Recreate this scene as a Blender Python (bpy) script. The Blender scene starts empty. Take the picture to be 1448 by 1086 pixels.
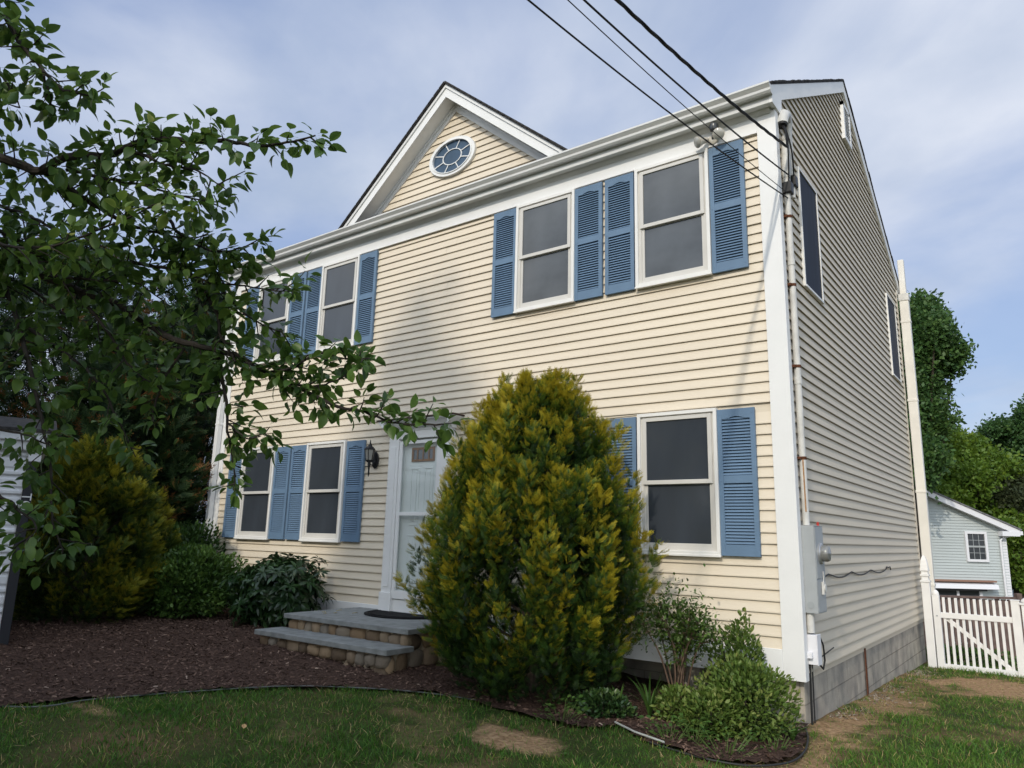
import bpy, math, random
import numpy as np
from mathutils import Vector, Matrix
rng = np.random.default_rng(7); random.seed(7)
S = bpy.context.scene; COL = S.collection
R = math.radians

# ------------------------------------------------------------------ camera frame
CAM = np.array([1.94253489, -6.90931623, 1.17240057])
RT = np.array([0.80208627, 0.59669081, 0.02485344])
UP = np.array([0.10315326, -0.17941152, 0.97835112])
FW = np.array([-0.58823211, 0.78215829, 0.20545412])
FPX = 1025.88                                   # focal length in photo pixels (1448 wide)
def at(a, b, t):                                # surveyed point: photo bearing (a,b) at t metres
    return CAM + (FW + RT*(a-724)/FPX - UP*(b-543)/FPX)*t
cd = bpy.data.cameras.new('camera'); cam = bpy.data.objects.new('camera', cd); COL.objects.link(cam)
cam.matrix_world = Matrix(((RT[0],UP[0],-FW[0],CAM[0]),(RT[1],UP[1],-FW[1],CAM[1]),(RT[2],UP[2],-FW[2],CAM[2]),(0,0,0,1)))
cd.sensor_width = 36; cd.lens = FPX/1448*36; cd.clip_start = .05; cd.clip_end = 2000
S.camera = cam

# ------------------------------------------------------------------ object helpers
def tag(o, label=None, cat=None, group=None, kind=None):
    if label: o['label'] = label
    if cat: o['category'] = cat
    if group: o['group'] = group
    if kind: o['kind'] = kind
    return o
def empty(name, loc=(0,0,0), label=None, cat=None, group=None, rz=0):
    o = bpy.data.objects.new(name, None); COL.objects.link(o); o.location = loc; o.rotation_euler = (0,0,rz)
    o.empty_display_size = .2
    return tag(o, label, cat, group)
def copy_tree(o, parent=None):
    c = o.copy(); COL.objects.link(c); c.parent = parent
    for ch in list(o.children): copy_tree(ch, c)
    return c

class MB:
    def __init__(s): s.v=[]; s.f=[]; s.m=[]; s.M=None; s.mi=0
    def pt(s, p):
        p = Vector(p)
        if s.M is not None: p = s.M @ p
        s.v.append(p); return len(s.v)-1
    def face(s, ids): s.f.append(tuple(ids)); s.m.append(s.mi)
    def poly(s, pts): s.face([s.pt(p) for p in pts])
    def box(s, x0,x1,y0,y1,z0,z1):
        i=[s.pt(p) for p in ((x0,y0,z0),(x1,y0,z0),(x1,y1,z0),(x0,y1,z0),(x0,y0,z1),(x1,y0,z1),(x1,y1,z1),(x0,y1,z1))]
        for q in ((0,3,2,1),(4,5,6,7),(0,1,5,4),(1,2,6,5),(2,3,7,6),(3,0,4,7)): s.face([i[k] for k in q])
        return s
    def prism(s, pts, d):                       # planar polygon swept by vector d
        d = Vector(d); a=[s.pt(p) for p in pts]; b=[s.pt(Vector(p)+d) for p in pts]; n=len(a)
        s.face(a[::-1]); s.face(b)
        for k in range(n): s.face((a[k],a[(k+1)%n],b[(k+1)%n],b[k]))
        return s
    def bar(s, p, q, w, h, up=(0,0,1)):
        p=Vector(p); q=Vector(q); d=(q-p).normalized(); u=Vector(up); x=d.cross(u).normalized(); u=x.cross(d)
        c=[x*(w/2)*a+u*(h/2)*b for a,b in ((-1,-1),(1,-1),(1,1),(-1,1))]
        return s.prism([p+k for k in c], q-p)
    def tube(s, pts, r, n=8, cap=True):
        pts=[Vector(p) for p in pts]; N=len(pts)
        rs = r if hasattr(r,'__len__') else [r]*N
        rings=[]; x=None
        for i,p in enumerate(pts):
            d=(pts[min(i+1,N-1)]-pts[max(i-1,0)]).normalized()
            if x is None: x=d.orthogonal().normalized()
            x=(x-d*x.dot(d)); x = x.normalized() if x.length>1e-6 else d.orthogonal().normalized()
            y=d.cross(x)
            rings.append([s.pt(p+(x*math.cos(2*math.pi*k/n)+y*math.sin(2*math.pi*k/n))*rs[i]) for k in range(n)])
        for a,b in zip(rings,rings[1:]):
            for k in range(n): s.face((a[k],a[(k+1)%n],b[(k+1)%n],b[k]))
        if cap: s.face(rings[0][::-1]); s.face(rings[-1])
        return s
    def lathe(s, prof, c, n=16, axis='z'):      # prof: (radius, height)
        c=Vector(c); rings=[]
        for r,h in prof:
            ring=[]
            for k in range(n):
                a=2*math.pi*k/n; p=(r*math.cos(a), r*math.sin(a), h)
                if axis=='x': p=(h, r*math.cos(a), r*math.sin(a))
                if axis=='y': p=(r*math.sin(a), h, r*math.cos(a))
                ring.append(s.pt(c+Vector(p)))
            rings.append(ring)
        for a,b in zip(rings,rings[1:]):
            for k in range(n): s.face((a[k],a[(k+1)%n],b[(k+1)%n],b[k]))
        s.face(rings[0][::-1]); s.face(rings[-1])
        return s
    def build(s, name, mat, parent=None, smooth=False, bevel=0, loc=None, **kw):
        me=bpy.data.meshes.new(name); me.from_pydata([tuple(v) for v in s.v], [], s.f)
        for m in (mat if isinstance(mat,(list,tuple)) else [mat]): me.materials.append(m)
        me.polygons.foreach_set('material_index', s.m)
        import bmesh
        bm=bmesh.new(); bm.from_mesh(me); bmesh.ops.recalc_face_normals(bm, faces=bm.faces); bm.to_mesh(me); bm.free()
        if smooth:
            me.polygons.foreach_set('use_smooth', [True]*len(me.polygons))
            me.set_sharp_from_angle(angle=R(40))
        o=bpy.data.objects.new(name, me); COL.objects.link(o); o.parent=parent
        if loc is not None: o.location=loc
        if bevel:
            b=o.modifiers.new('bevel','BEVEL'); b.width=bevel; b.segments=2; b.limit_method='ANGLE'; b.angle_limit=R(40)
        return tag(o, **kw)

def np_mesh(name, V, faces_flat, loop_tot, mat, parent=None, smooth=False, attrs=None, **kw):
    me=bpy.data.meshes.new(name); nv=len(V)
    me.vertices.add(nv); me.vertices.foreach_set('co', np.asarray(V,np.float32).ravel())
    nl=len(faces_flat); me.loops.add(nl); me.loops.foreach_set('vertex_index', np.asarray(faces_flat,np.int32))
    npoly=len(loop_tot); me.polygons.add(npoly)
    st=np.concatenate([[0],np.cumsum(loop_tot)[:-1]]).astype(np.int32)
    me.polygons.foreach_set('loop_start', st)
    me.polygons.foreach_set('loop_total', np.asarray(loop_tot,np.int32))
    if smooth: me.polygons.foreach_set('use_smooth', np.ones(npoly,bool))
    for k,a in (attrs or {}).items():
        at_=me.attributes.new(k,'FLOAT','POINT'); at_.data.foreach_set('value', np.asarray(a,np.float32))
    me.update(calc_edges=True); me.validate()
    me.materials.append(mat)
    o=bpy.data.objects.new(name,me); COL.objects.link(o); o.parent=parent
    return tag(o, **kw)

def frames(d, n):                               # Nx3 long axes and normal hints -> Nx3x3 (x,y,z columns)
    d=d/np.linalg.norm(d,axis=1,keepdims=True)
    n=n-(n*d).sum(1,keepdims=True)*d; n/=np.linalg.norm(n,axis=1,keepdims=True)+1e-9
    x=np.cross(d,n); return np.stack([x,d,n],axis=2)
def scatter(name, tmpls, P, M, sc, tint, mat, parent=None, smooth=True, **kw):
    """tmpls: list of (V, F, T); every instance picks one; tint = instance tint + template tint"""
    N=len(P); pick=rng.integers(0,len(tmpls),N); Vs=[];Fl=[];Lt=[];Ts=[];off=0
    sc=np.broadcast_to(np.asarray(sc,float),(N,)); tint=np.broadcast_to(np.asarray(tint,float),(N,))
    for k,(V,F,T) in enumerate(tmpls):
        V=np.asarray(V,float); T=np.asarray(T,float); idx=np.where(pick==k)[0]
        if not len(idx): continue
        W=np.einsum('nij,vj->nvi',M[idx],V)*sc[idx][:,None,None]+P[idx][:,None,:]
        Vs.append(W.reshape(-1,3)); Ts.append((tint[idx][:,None]+T[None,:]).ravel())
        fl=np.array([i for f in F for i in f]); lt=np.array([len(f) for f in F])
        Fl.append((fl[None,:]+off+np.arange(len(idx))[:,None]*len(V)).ravel()); Lt.append(np.tile(lt,len(idx)))
        off+=len(idx)*len(V)
    return np_mesh(name,np.concatenate(Vs),np.concatenate(Fl),np.concatenate(Lt),mat,parent,smooth,{'tint':np.concatenate(Ts)},**kw)
def unit(N):
    v=rng.normal(size=(N,3)); return v/np.linalg.norm(v,axis=1,keepdims=True)

# ------------------------------------------------------------------ materials
def mat(name, col=(.5,.5,.5), rough=.5, spec=.5, metal=0, noise=None, bump=None, var=0.0, vscale=6, coat=0, vmap=None):
    """plain principled with faint large-scale colour variation and a fine bump"""
    m=bpy.data.materials.new(name); m.use_nodes=True; nt=m.node_tree; n=nt.nodes; b=n['Principled BSDF']
    b.inputs['Base Color'].default_value=(*col,1); b.inputs['Roughness'].default_value=rough
    b.inputs['Specular IOR Level'].default_value=spec; b.inputs['Metallic'].default_value=metal
    b.inputs['Coat Weight'].default_value=coat
    tc=n.new('ShaderNodeTexCoord')
    if var:
        t=n.new('ShaderNodeTexNoise'); t.inputs['Scale'].default_value=vscale; t.inputs['Detail'].default_value=6
        vm=n.new('ShaderNodeMapping'); vm.inputs['Scale'].default_value=vmap or (1,1,1)
        nt.links.new(tc.outputs['Object'],vm.inputs['Vector']); nt.links.new(vm.outputs['Vector'],t.inputs['Vector'])
        r=n.new('ShaderNodeValToRGB'); r.color_ramp.elements[0].position=.3; r.color_ramp.elements[1].position=.7
        r.color_ramp.elements[0].color=(*[max(0,c*(1-var)) for c in col],1); r.color_ramp.elements[1].color=(*[min(1,c*(1+var)) for c in col],1)
        nt.links.new(t.outputs['Fac'],r.inputs['Fac']); nt.links.new(r.outputs['Color'],b.inputs['Base Color'])
    if bump:
        t=n.new('ShaderNodeTexNoise'); t.inputs['Scale'].default_value=bump[0]; t.inputs['Detail'].default_value=4
        mp=n.new('ShaderNodeMapping'); mp.inputs['Scale'].default_value=bump[2] if len(bump)>2 else (1,1,1)
        nt.links.new(tc.outputs['Object'],mp.inputs['Vector']); nt.links.new(mp.outputs['Vector'],t.inputs['Vector'])
        bp=n.new('ShaderNodeBump'); bp.inputs['Strength'].default_value=1; bp.inputs['Distance'].default_value=bump[1]
        nt.links.new(t.outputs['Fac'],bp.inputs['Height']); nt.links.new(bp.outputs['Normal'],b.inputs['Normal'])
    return m
def foliage(name, stops, rough=.45, spec=.35, trans=.25):
    m=bpy.data.materials.new(name); m.use_nodes=True; nt=m.node_tree; n=nt.nodes; b=n['Principled BSDF']; out=n['Material Output']
    a=n.new('ShaderNodeAttribute'); a.attribute_name='tint'
    r=n.new('ShaderNodeValToRGB'); e=r.color_ramp.elements
    while len(e)<len(stops): e.new(.5)
    for k,(p,c) in enumerate(stops): e[k].position=p; e[k].color=(*c,1)
    nt.links.new(a.outputs['Fac'],r.inputs['Fac']); nt.links.new(r.outputs['Color'],b.inputs['Base Color'])
    b.inputs['Roughness'].default_value=rough; b.inputs['Specular IOR Level'].default_value=spec
    if trans:
        t=n.new('ShaderNodeBsdfTranslucent'); mx=n.new('ShaderNodeMixShader'); mx.inputs[0].default_value=trans
        hs=n.new('ShaderNodeHueSaturation'); hs.inputs['Value'].default_value=1.5; hs.inputs['Hue'].default_value=.48
        nt.links.new(r.outputs['Color'],hs.inputs['Color']); nt.links.new(hs.outputs['Color'],t.inputs['Color'])
        nt.links.new(b.outputs[0],mx.inputs[1]); nt.links.new(t.outputs[0],mx.inputs[2]); nt.links.new(mx.outputs[0],out.inputs['Surface'])
    return m

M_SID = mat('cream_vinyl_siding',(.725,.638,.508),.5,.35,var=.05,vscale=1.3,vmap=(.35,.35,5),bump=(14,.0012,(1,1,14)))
M_SIDE= mat('shaded_vinyl_siding',(.60,.53,.42),.55,.35,var=.07,vscale=1.1,vmap=(.5,.35,5),bump=(14,.0012,(1,1,14)))  # same vinyl as the front; the side wall's shade is mixed into its colour
M_WHT = mat('white_trim_paint',(.80,.80,.79),.45,.4,var=.03,vscale=3,bump=(30,.0008))
M_GUT = mat('white_gutter_metal',(.68,.68,.66),.35,.5,var=.06,vscale=2)
M_VIN = mat('window_vinyl',(.62,.60,.56),.4,.4,var=.04,vscale=4)
M_VINW= mat('window_casing_white',(.78,.77,.74),.4,.4,var=.03,vscale=4)
M_BLU = mat('blue_shutter_paint',(.13,.208,.312),.55,.3,var=.10,vscale=3,bump=(60,.0006))
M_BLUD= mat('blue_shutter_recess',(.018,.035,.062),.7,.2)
M_BLK = mat('black_metal',(.015,.015,.016),.45,.4)
M_RUB = mat('black_rubber_cable',(.012,.012,.013),.6,.3)
M_GRY = mat('gray_painted_metal',(.36,.38,.39),.45,.4,var=.06,vscale=7)
M_PVC = mat('pale_gray_conduit',(.60,.59,.56),.5,.4,var=.14,vscale=8,bump=(40,.0006))
M_PVCW= mat('white_pipe_plastic',(.74,.71,.65),.4,.4,var=.07,vscale=3)
M_RUST= mat('rust',(.11,.045,.025),.85,.1,var=.4,vscale=60)
M_DOOR= mat('pale_door_paint',(.74,.77,.75),.4,.4,var=.02)
M_BRN = mat('brown_wood_trim',(.22,.10,.03),.5,.3,var=.25,vscale=30)
M_BLUS= mat('bluestone_slab',(.225,.235,.232),.75,.25,var=.22,vscale=9,bump=(45,.003))
M_MORT= mat('mortar',(.34,.28,.20),.9,.1,var=.2,vscale=20,bump=(50,.005))
M_MAT = mat('rubber_doormat',(.012,.012,.013),.85,.15,bump=(160,.004))
M_BARK= mat('bark',(.055,.045,.035),.9,.1,var=.4,vscale=20,bump=(40,.006,(1,1,.3)))
M_TWIG= mat('dark_twig_bark',(.035,.030,.026),.85,.15,var=.3,vscale=30)
M_SHED= mat('white_shed_panel',(.70,.71,.73),.4,.4,var=.03,vscale=2)
M_VINF= mat('white_vinyl_fence',(.80,.79,.775),.45,.4,var=.05,vscale=5)
M_WOOD= mat('dark_stained_wood',(.15,.105,.092),.75,.2,var=.35,vscale=8,bump=(20,.004,(1,1,.15)))
M_SHNG= mat('asphalt_shingle',(.045,.043,.042),.9,.15,var=.45,vscale=18,bump=(70,.006))
M_NSID= mat('gray_green_siding',(.46,.50,.50),.5,.35,var=.03,vscale=1)
M_NTRM= mat('neighbour_trim',(.74,.74,.77),.45,.4)
M_SIGN= mat('sign_lettering',(.75,.75,.75),.5,.3)
M_LEAFD=mat('dry_leaf',(.45,.28,.13),.7,.2,var=.2,vscale=60)
M_HOSE= mat('weathered_edging',(.11,.115,.11),.6,.3,var=.25,vscale=20)
M_EDGE= mat('black_plastic_edging',(.02,.02,.02),.55,.35)

def glass_mat(name, col, rough=.06, spec=.5, waves=.0, fold_reflect=0.0, sc=(9,1,.5)):
    """dark window pane: what is behind it (dim room, insect screen, drape folds) and cloud reflections painted into the colour, under a gloss layer"""
    m=bpy.data.materials.new(name); m.use_nodes=True; nt=m.node_tree; n=nt.nodes; b=n['Principled BSDF']
    tc=n.new('ShaderNodeTexCoord'); mp=n.new('ShaderNodeMapping'); mp.inputs['Scale'].default_value=sc
    t=n.new('ShaderNodeTexNoise'); t.inputs['Scale'].default_value=1.6; t.inputs['Detail'].default_value=5
    nt.links.new(tc.outputs['Object'],mp.inputs['Vector']); nt.links.new(mp.outputs['Vector'],t.inputs['Vector'])
    r=n.new('ShaderNodeValToRGB'); r.color_ramp.elements[0].position=.35; r.color_ramp.elements[1].position=.75
    r.color_ramp.elements[0].color=(*[c*(1-fold_reflect) for c in col],1); r.color_ramp.elements[1].color=(*[c*(1+1.4*fold_reflect) for c in col],1)
    nt.links.new(t.outputs['Fac'],r.inputs['Fac']); nt.links.new(r.outputs['Color'],b.inputs['Base Color'])
    b.inputs['Roughness'].default_value=rough; b.inputs['Specular IOR Level'].default_value=spec
    if waves:
        w=n.new('ShaderNodeTexNoise'); w.inputs['Scale'].default_value=1.2; w.inputs['Detail'].default_value=1
        bp=n.new('ShaderNodeBump'); bp.inputs['Distance'].default_value=waves; nt.links.new(tc.outputs['Object'],w.inputs['Vector'])
        nt.links.new(w.outputs['Fac'],bp.inputs['Height']); nt.links.new(bp.outputs['Normal'],b.inputs['Normal'])
    return m
M_GLS = glass_mat('window_glass_gray',(.085,.092,.10),.12,.5,.012,.28,(1.1,1,1.3))  # broad mottling in the colour stands in for cloud reflections
M_GLD = glass_mat('window_glass_dark',(.046,.054,.066),.12,.55,.006,.10,(2.2,1,.7))
M_GLB = glass_mat('window_screen_blue',(.009,.014,.026),.5,.08,.0,.35)
M_GLO = glass_mat('oval_glass_blue',(.055,.095,.15),.4,.2,.0,.1)
M_GLN = glass_mat('far_window_glass',(.04,.045,.05),.1,.5)
def thin_glass():
    m=bpy.data.materials.new('clear_storm_glass'); m.use_nodes=True; nt=m.node_tree; n=nt.nodes; n.remove(n['Principled BSDF'])
    tr=n.new('ShaderNodeBsdfTransparent'); tr.inputs[0].default_value=(.93,.95,.95,1); gl=n.new('ShaderNodeBsdfGlossy'); gl.inputs['Roughness'].default_value=.03
    mx=n.new('ShaderNodeMixShader'); mx.inputs[0].default_value=.045
    nt.links.new(tr.outputs[0],mx.inputs[1]); nt.links.new(gl.outputs[0],mx.inputs[2]); nt.links.new(mx.outputs[0],n['Material Output'].inputs[0])
    return m
M_CLR = thin_glass()

def block_mat():
    m=bpy.data.materials.new('concrete_block'); m.use_nodes=True; nt=m.node_tree; n=nt.nodes; b=n['Principled BSDF']; L=nt.links
    tc=n.new('ShaderNodeTexCoord'); sx=n.new('ShaderNodeSeparateXYZ'); cx=n.new('ShaderNodeCombineXYZ'); ad=n.new('ShaderNodeMath'); ad.operation='ADD'
    L.new(tc.outputs['Object'],sx.inputs[0]); L.new(sx.outputs[0],ad.inputs[0]); L.new(sx.outputs[1],ad.inputs[1]); L.new(ad.outputs[0],cx.inputs[0]); L.new(sx.outputs[2],cx.inputs[1])
    br=n.new('ShaderNodeTexBrick'); br.inputs['Scale'].default_value=1; br.inputs['Brick Width'].default_value=.81; br.inputs['Row Height'].default_value=.205; br.inputs['Mortar Size'].default_value=.006
    br.inputs['Color1'].default_value=(.42,.39,.345,1); br.inputs['Color2'].default_value=(.37,.345,.31,1); br.inputs['Mortar'].default_value=(.29,.27,.24,1)
    L.new(cx.outputs[0],br.inputs['Vector'])
    no=n.new('ShaderNodeTexNoise'); no.inputs['Scale'].default_value=4; no.inputs['Detail'].default_value=8; L.new(tc.outputs['Object'],no.inputs['Vector'])
    r=n.new('ShaderNodeValToRGB'); r.color_ramp.elements[0].position=.3; r.color_ramp.elements[0].color=(.6,.6,.6,1); r.color_ramp.elements[1].position=.75; r.color_ramp.elements[1].color=(1.25,1.2,1.1,1)
    L.new(no.outputs['Fac'],r.inputs['Fac'])
    mx=n.new('ShaderNodeMix'); mx.data_type='RGBA'; mx.blend_type='MULTIPLY'; mx.inputs[0].default_value=1
    L.new(br.outputs['Color'],mx.inputs[6]); L.new(r.outputs['Color'],mx.inputs[7]); L.new(mx.outputs[2],b.inputs['Base Color'])
    n2=n.new('ShaderNodeTexNoise'); n2.inputs['Scale'].default_value=60; L.new(tc.outputs['Object'],n2.inputs['Vector'])
    s=n.new('ShaderNodeMath'); s.operation='MULTIPLY_ADD'; s.inputs[1].default_value=.35; L.new(n2.outputs['Fac'],s.inputs[0])
    iv=n.new('ShaderNodeMath'); iv.operation='MULTIPLY'; iv.inputs[1].default_value=-1; L.new(br.outputs['Fac'],iv.inputs[0]); L.new(iv.outputs[0],s.inputs[2])
    bp=n.new('ShaderNodeBump'); bp.inputs['Distance'].default_value=.008; L.new(s.outputs[0],bp.inputs['Height']); L.new(bp.outputs['Normal'],b.inputs['Normal'])
    b.inputs['Roughness'].default_value=.9; b.inputs['Specular IOR Level'].default_value=.15
    return m
M_BLOCK = block_mat()
M_STONE = foliage('field_stone',[(0,(.11,.08,.055)),(.3,(.24,.165,.10)),(.55,(.19,.165,.135)),(.8,(.29,.205,.125)),(1,(.23,.195,.15))],.85,.15,0)
nt=M_STONE.node_tree; _n=nt.nodes; _t=_n.new('ShaderNodeTexNoise'); _t.inputs['Scale'].default_value=22; _t.inputs['Detail'].default_value=8
_tc=_n.new('ShaderNodeTexCoord'); nt.links.new(_tc.outputs['Object'],_t.inputs['Vector'])
_b=_n.new('ShaderNodeBump'); _b.inputs['Distance'].default_value=.012; nt.links.new(_t.outputs['Fac'],_b.inputs['Height']); nt.links.new(_b.outputs['Normal'],_n['Principled BSDF'].inputs['Normal'])

# ------------------------------------------------------------------ world, sun
SUN_EL, SUN_AZ = R(34), R(9)                    # azimuth measured from -Y (house front) toward +X
w=bpy.data.worlds.new('World'); S.world=w; w.use_nodes=True; nt=w.node_tree; n=nt.nodes; L=nt.links; bg=n['Background']
sky=n.new('ShaderNodeTexSky'); sky.sky_type='NISHITA'; sky.sun_disc=False; sky.sun_elevation=SUN_EL; sky.sun_rotation=R(180)-SUN_AZ
sky.air_density=1.2; sky.dust_density=1.0; sky.ozone_density=2.0
SKY_STR=.12
tc=n.new('ShaderNodeTexCoord'); sp=n.new('ShaderNodeSeparateXYZ'); L.new(tc.outputs['Generated'],sp.inputs[0])
ma=n.new('ShaderNodeMath'); ma.operation='MAXIMUM'; ma.inputs[1].default_value=0; L.new(sp.outputs[2],ma.inputs[0])
md=n.new('ShaderNodeMath'); md.operation='ADD'; md.inputs[1].default_value=.28; L.new(ma.outputs[0],md.inputs[0])
dv=n.new('ShaderNodeVectorMath'); dv.operation='DIVIDE'; cb=n.new('ShaderNodeCombineXYZ')
for k in range(3): L.new(md.outputs[0],cb.inputs[k])
L.new(tc.outputs['Generated'],dv.inputs[0]); L.new(cb.outputs[0],dv.inputs[1])
n1=n.new('ShaderNodeTexNoise'); n1.inputs['Scale'].default_value=1.5; n1.inputs['Detail'].default_value=9; n1.inputs['Roughness'].default_value=.52; n1.inputs['Distortion'].default_value=.35
L.new(dv.outputs[0],n1.inputs['Vector'])
cr=n.new('ShaderNodeValToRGB'); cr.color_ramp.elements[0].position=.38; cr.color_ramp.elements[0].color=(.15,.15,.15,1); cr.color_ramp.elements[1].position=.62; cr.color_ramp.elements[1].color=(.96,.96,.96,1)
L.new(n1.outputs['Fac'],cr.inputs['Fac'])
n2=n.new('ShaderNodeTexNoise'); n2.inputs['Scale'].default_value=2.6; n2.inputs['Detail'].default_value=7; L.new(dv.outputs[0],n2.inputs['Vector'])
cc=n.new('ShaderNodeValToRGB'); cc.color_ramp.elements[0].position=.33; cc.color_ramp.elements[0].color=(.46,.55,.72,1); cc.color_ramp.elements[1].position=.68; cc.color_ramp.elements[1].color=(.76,.81,.92,1)
L.new(n2.outputs['Fac'],cc.inputs['Fac'])
cs=n.new('ShaderNodeVectorMath'); cs.operation='SCALE'; cs.inputs['Scale'].default_value=1/SKY_STR; L.new(cc.outputs['Color'],cs.inputs[0])
# the clear blue is lifted a little by thin high cloud
hz=n.new('ShaderNodeMix'); hz.data_type='RGBA'; hz.inputs[0].default_value=.55; L.new(sky.outputs['Color'],hz.inputs[6]); hz.inputs[7].default_value=(.38/SKY_STR,.50/SKY_STR,.84/SKY_STR,1)
mx=n.new('ShaderNodeMix'); mx.data_type='RGBA'; L.new(cr.outputs['Color'],mx.inputs[0]); L.new(hz.outputs[2],mx.inputs[6]); L.new(cs.outputs[0],mx.inputs[7])
# sky brightened and warmed toward the unseen sun, added to lift the shade
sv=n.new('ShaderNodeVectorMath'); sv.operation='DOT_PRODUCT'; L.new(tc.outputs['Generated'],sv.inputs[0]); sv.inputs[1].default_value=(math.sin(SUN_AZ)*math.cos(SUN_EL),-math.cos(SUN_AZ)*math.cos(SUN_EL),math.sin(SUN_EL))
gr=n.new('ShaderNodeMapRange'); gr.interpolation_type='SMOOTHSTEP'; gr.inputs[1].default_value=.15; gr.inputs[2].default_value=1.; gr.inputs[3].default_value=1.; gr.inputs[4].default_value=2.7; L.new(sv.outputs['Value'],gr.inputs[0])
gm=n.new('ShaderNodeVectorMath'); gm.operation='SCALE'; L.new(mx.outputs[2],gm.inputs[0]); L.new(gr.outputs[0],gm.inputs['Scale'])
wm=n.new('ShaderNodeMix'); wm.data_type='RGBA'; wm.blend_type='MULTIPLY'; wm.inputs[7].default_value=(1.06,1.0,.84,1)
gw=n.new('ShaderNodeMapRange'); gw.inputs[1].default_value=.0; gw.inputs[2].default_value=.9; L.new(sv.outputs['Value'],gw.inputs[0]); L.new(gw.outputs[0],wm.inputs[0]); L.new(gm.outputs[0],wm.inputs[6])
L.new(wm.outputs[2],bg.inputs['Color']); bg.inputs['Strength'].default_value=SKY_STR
sd=bpy.data.lights.new('sun','SUN'); sd.energy=1.9; sd.angle=R(1.3); sd.color=(1,.91,.77)
so=bpy.data.objects.new('sun',sd); COL.objects.link(so)
SUN=Vector((math.sin(SUN_AZ)*math.cos(SUN_EL), -math.cos(SUN_AZ)*math.cos(SUN_EL), math.sin(SUN_EL)))
so.rotation_euler=SUN.to_track_quat('Z','Y').to_euler(); so.location=(0,-20,20)
S.view_settings.view_transform='Standard'; S.view_settings.look='None'; S.view_settings.exposure=0; S.view_settings.gamma=1

# ------------------------------------------------------------------ terrain
def gz(x,y):
    x=np.asarray(x,float); y=np.asarray(y,float)
    a=np.where(x<0,.045*np.minimum(-x,7.),-.018*np.minimum(x,6.))
    b=np.where(y<0,.012*np.maximum(y,-8.),-.036*np.minimum(y,7.))
    far=-.13*np.clip(y-7.,0,16.)
    return -.37+a+b+far
def ground_mat():
    m=bpy.data.materials.new('lawn_soil'); m.use_nodes=True; nt=m.node_tree; n=nt.nodes; b=n['Principled BSDF']; L=nt.links
    g=n.new('ShaderNodeNewGeometry'); t=n.new('ShaderNodeTexNoise'); t.inputs['Scale'].default_value=1.3; t.inputs['Detail'].default_value=9; t.inputs['Roughness'].default_value=.62; L.new(g.outputs['Position'],t.inputs['Vector'])
    r=n.new('ShaderNodeValToRGB'); e=r.color_ramp.elements; e[0].position=.34; e[0].color=(.13,.085,.045,1); e[1].position=.62; e[1].color=(.035,.055,.014,1); q=e.new(.48); q.color=(.06,.062,.022,1)
    at_=n.new('ShaderNodeAttribute'); at_.attribute_name='dirt'
    L.new(t.outputs['Fac'],r.inputs['Fac'])
    t2=n.new('ShaderNodeTexNoise'); t2.inputs['Scale'].default_value=26; t2.inputs['Detail'].default_value=6; L.new(g.outputs['Position'],t2.inputs['Vector'])
    r2=n.new('ShaderNodeValToRGB'); r2.color_ramp.elements[0].position=.3; r2.color_ramp.elements[0].color=(.21,.125,.065,1); r2.color_ramp.elements[1].position=.7; r2.color_ramp.elements[1].color=(.44,.29,.165,1); L.new(t2.outputs['Fac'],r2.inputs['Fac'])
    mx=n.new('ShaderNodeMix'); mx.data_type='RGBA'; L.new(at_.outputs['Fac'],mx.inputs[0]); L.new(r.outputs['Color'],mx.inputs[6]); L.new(r2.outputs['Color'],mx.inputs[7]); L.new(mx.outputs[2],b.inputs['Base Color'])
    bp=n.new('ShaderNodeBump'); bp.inputs['Distance'].default_value=.03; L.new(t2.outputs['Fac'],bp.inputs['Height']); L.new(bp.outputs['Normal'],b.inputs['Normal'])
    b.inputs['Roughness'].default_value=.95; b.inputs['Specular IOR Level'].default_value=.1
    return m
# bare dirt: (x,y,rx,ry,strength)
DIRT=[(-1.57,-2.12,.40,.22,.95),(1.0,4.6,1.15,1.0,1.),(2.2,5.0,1.4,1.0,1.),(.25,.35,.30,.7,.9),(.28,2.2,.34,1.2,.8),(.2,-1.0,.25,.7,.6),(-4.4,-4.0,.45,.08,.6)]
def vnoise(x,y,f,seed):
    x=np.asarray(x,float)*f+seed*17.3; y=np.asarray(y,float)*f+seed*9.1; xi=np.floor(x); yi=np.floor(y); u=x-xi; v=y-yi; u=u*u*(3-2*u); v=v*v*(3-2*v)
    h=lambda p,q: np.modf(np.abs(np.sin(p*127.1+q*311.7+seed)*43758.5453))[0]
    return (h(xi,yi)*(1-u)+h(xi+1,yi)*u)*(1-v)+(h(xi,yi+1)*(1-u)+h(xi+1,yi+1)*u)*v
def dirt(x,y):
    d=np.zeros(np.shape(x))
    wob=1.5*(vnoise(x,y,4,1)-.5)+1.4*(vnoise(x,y,11,2)-.5)+.9*(vnoise(x,y,27,3)-.5)
    for cx,cy,rx,ry,s in DIRT:
        q=((x-cx)/rx)**2+((y-cy)/ry)**2+wob
        d=np.maximum(d,s*np.clip(1.35-q,0,1))
    bare=np.clip((vnoise(x,y,1.7,5)*.6+vnoise(x,y,6,6)*.4-.66)*5,0,.22)
    return np.maximum(d,bare)
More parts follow.
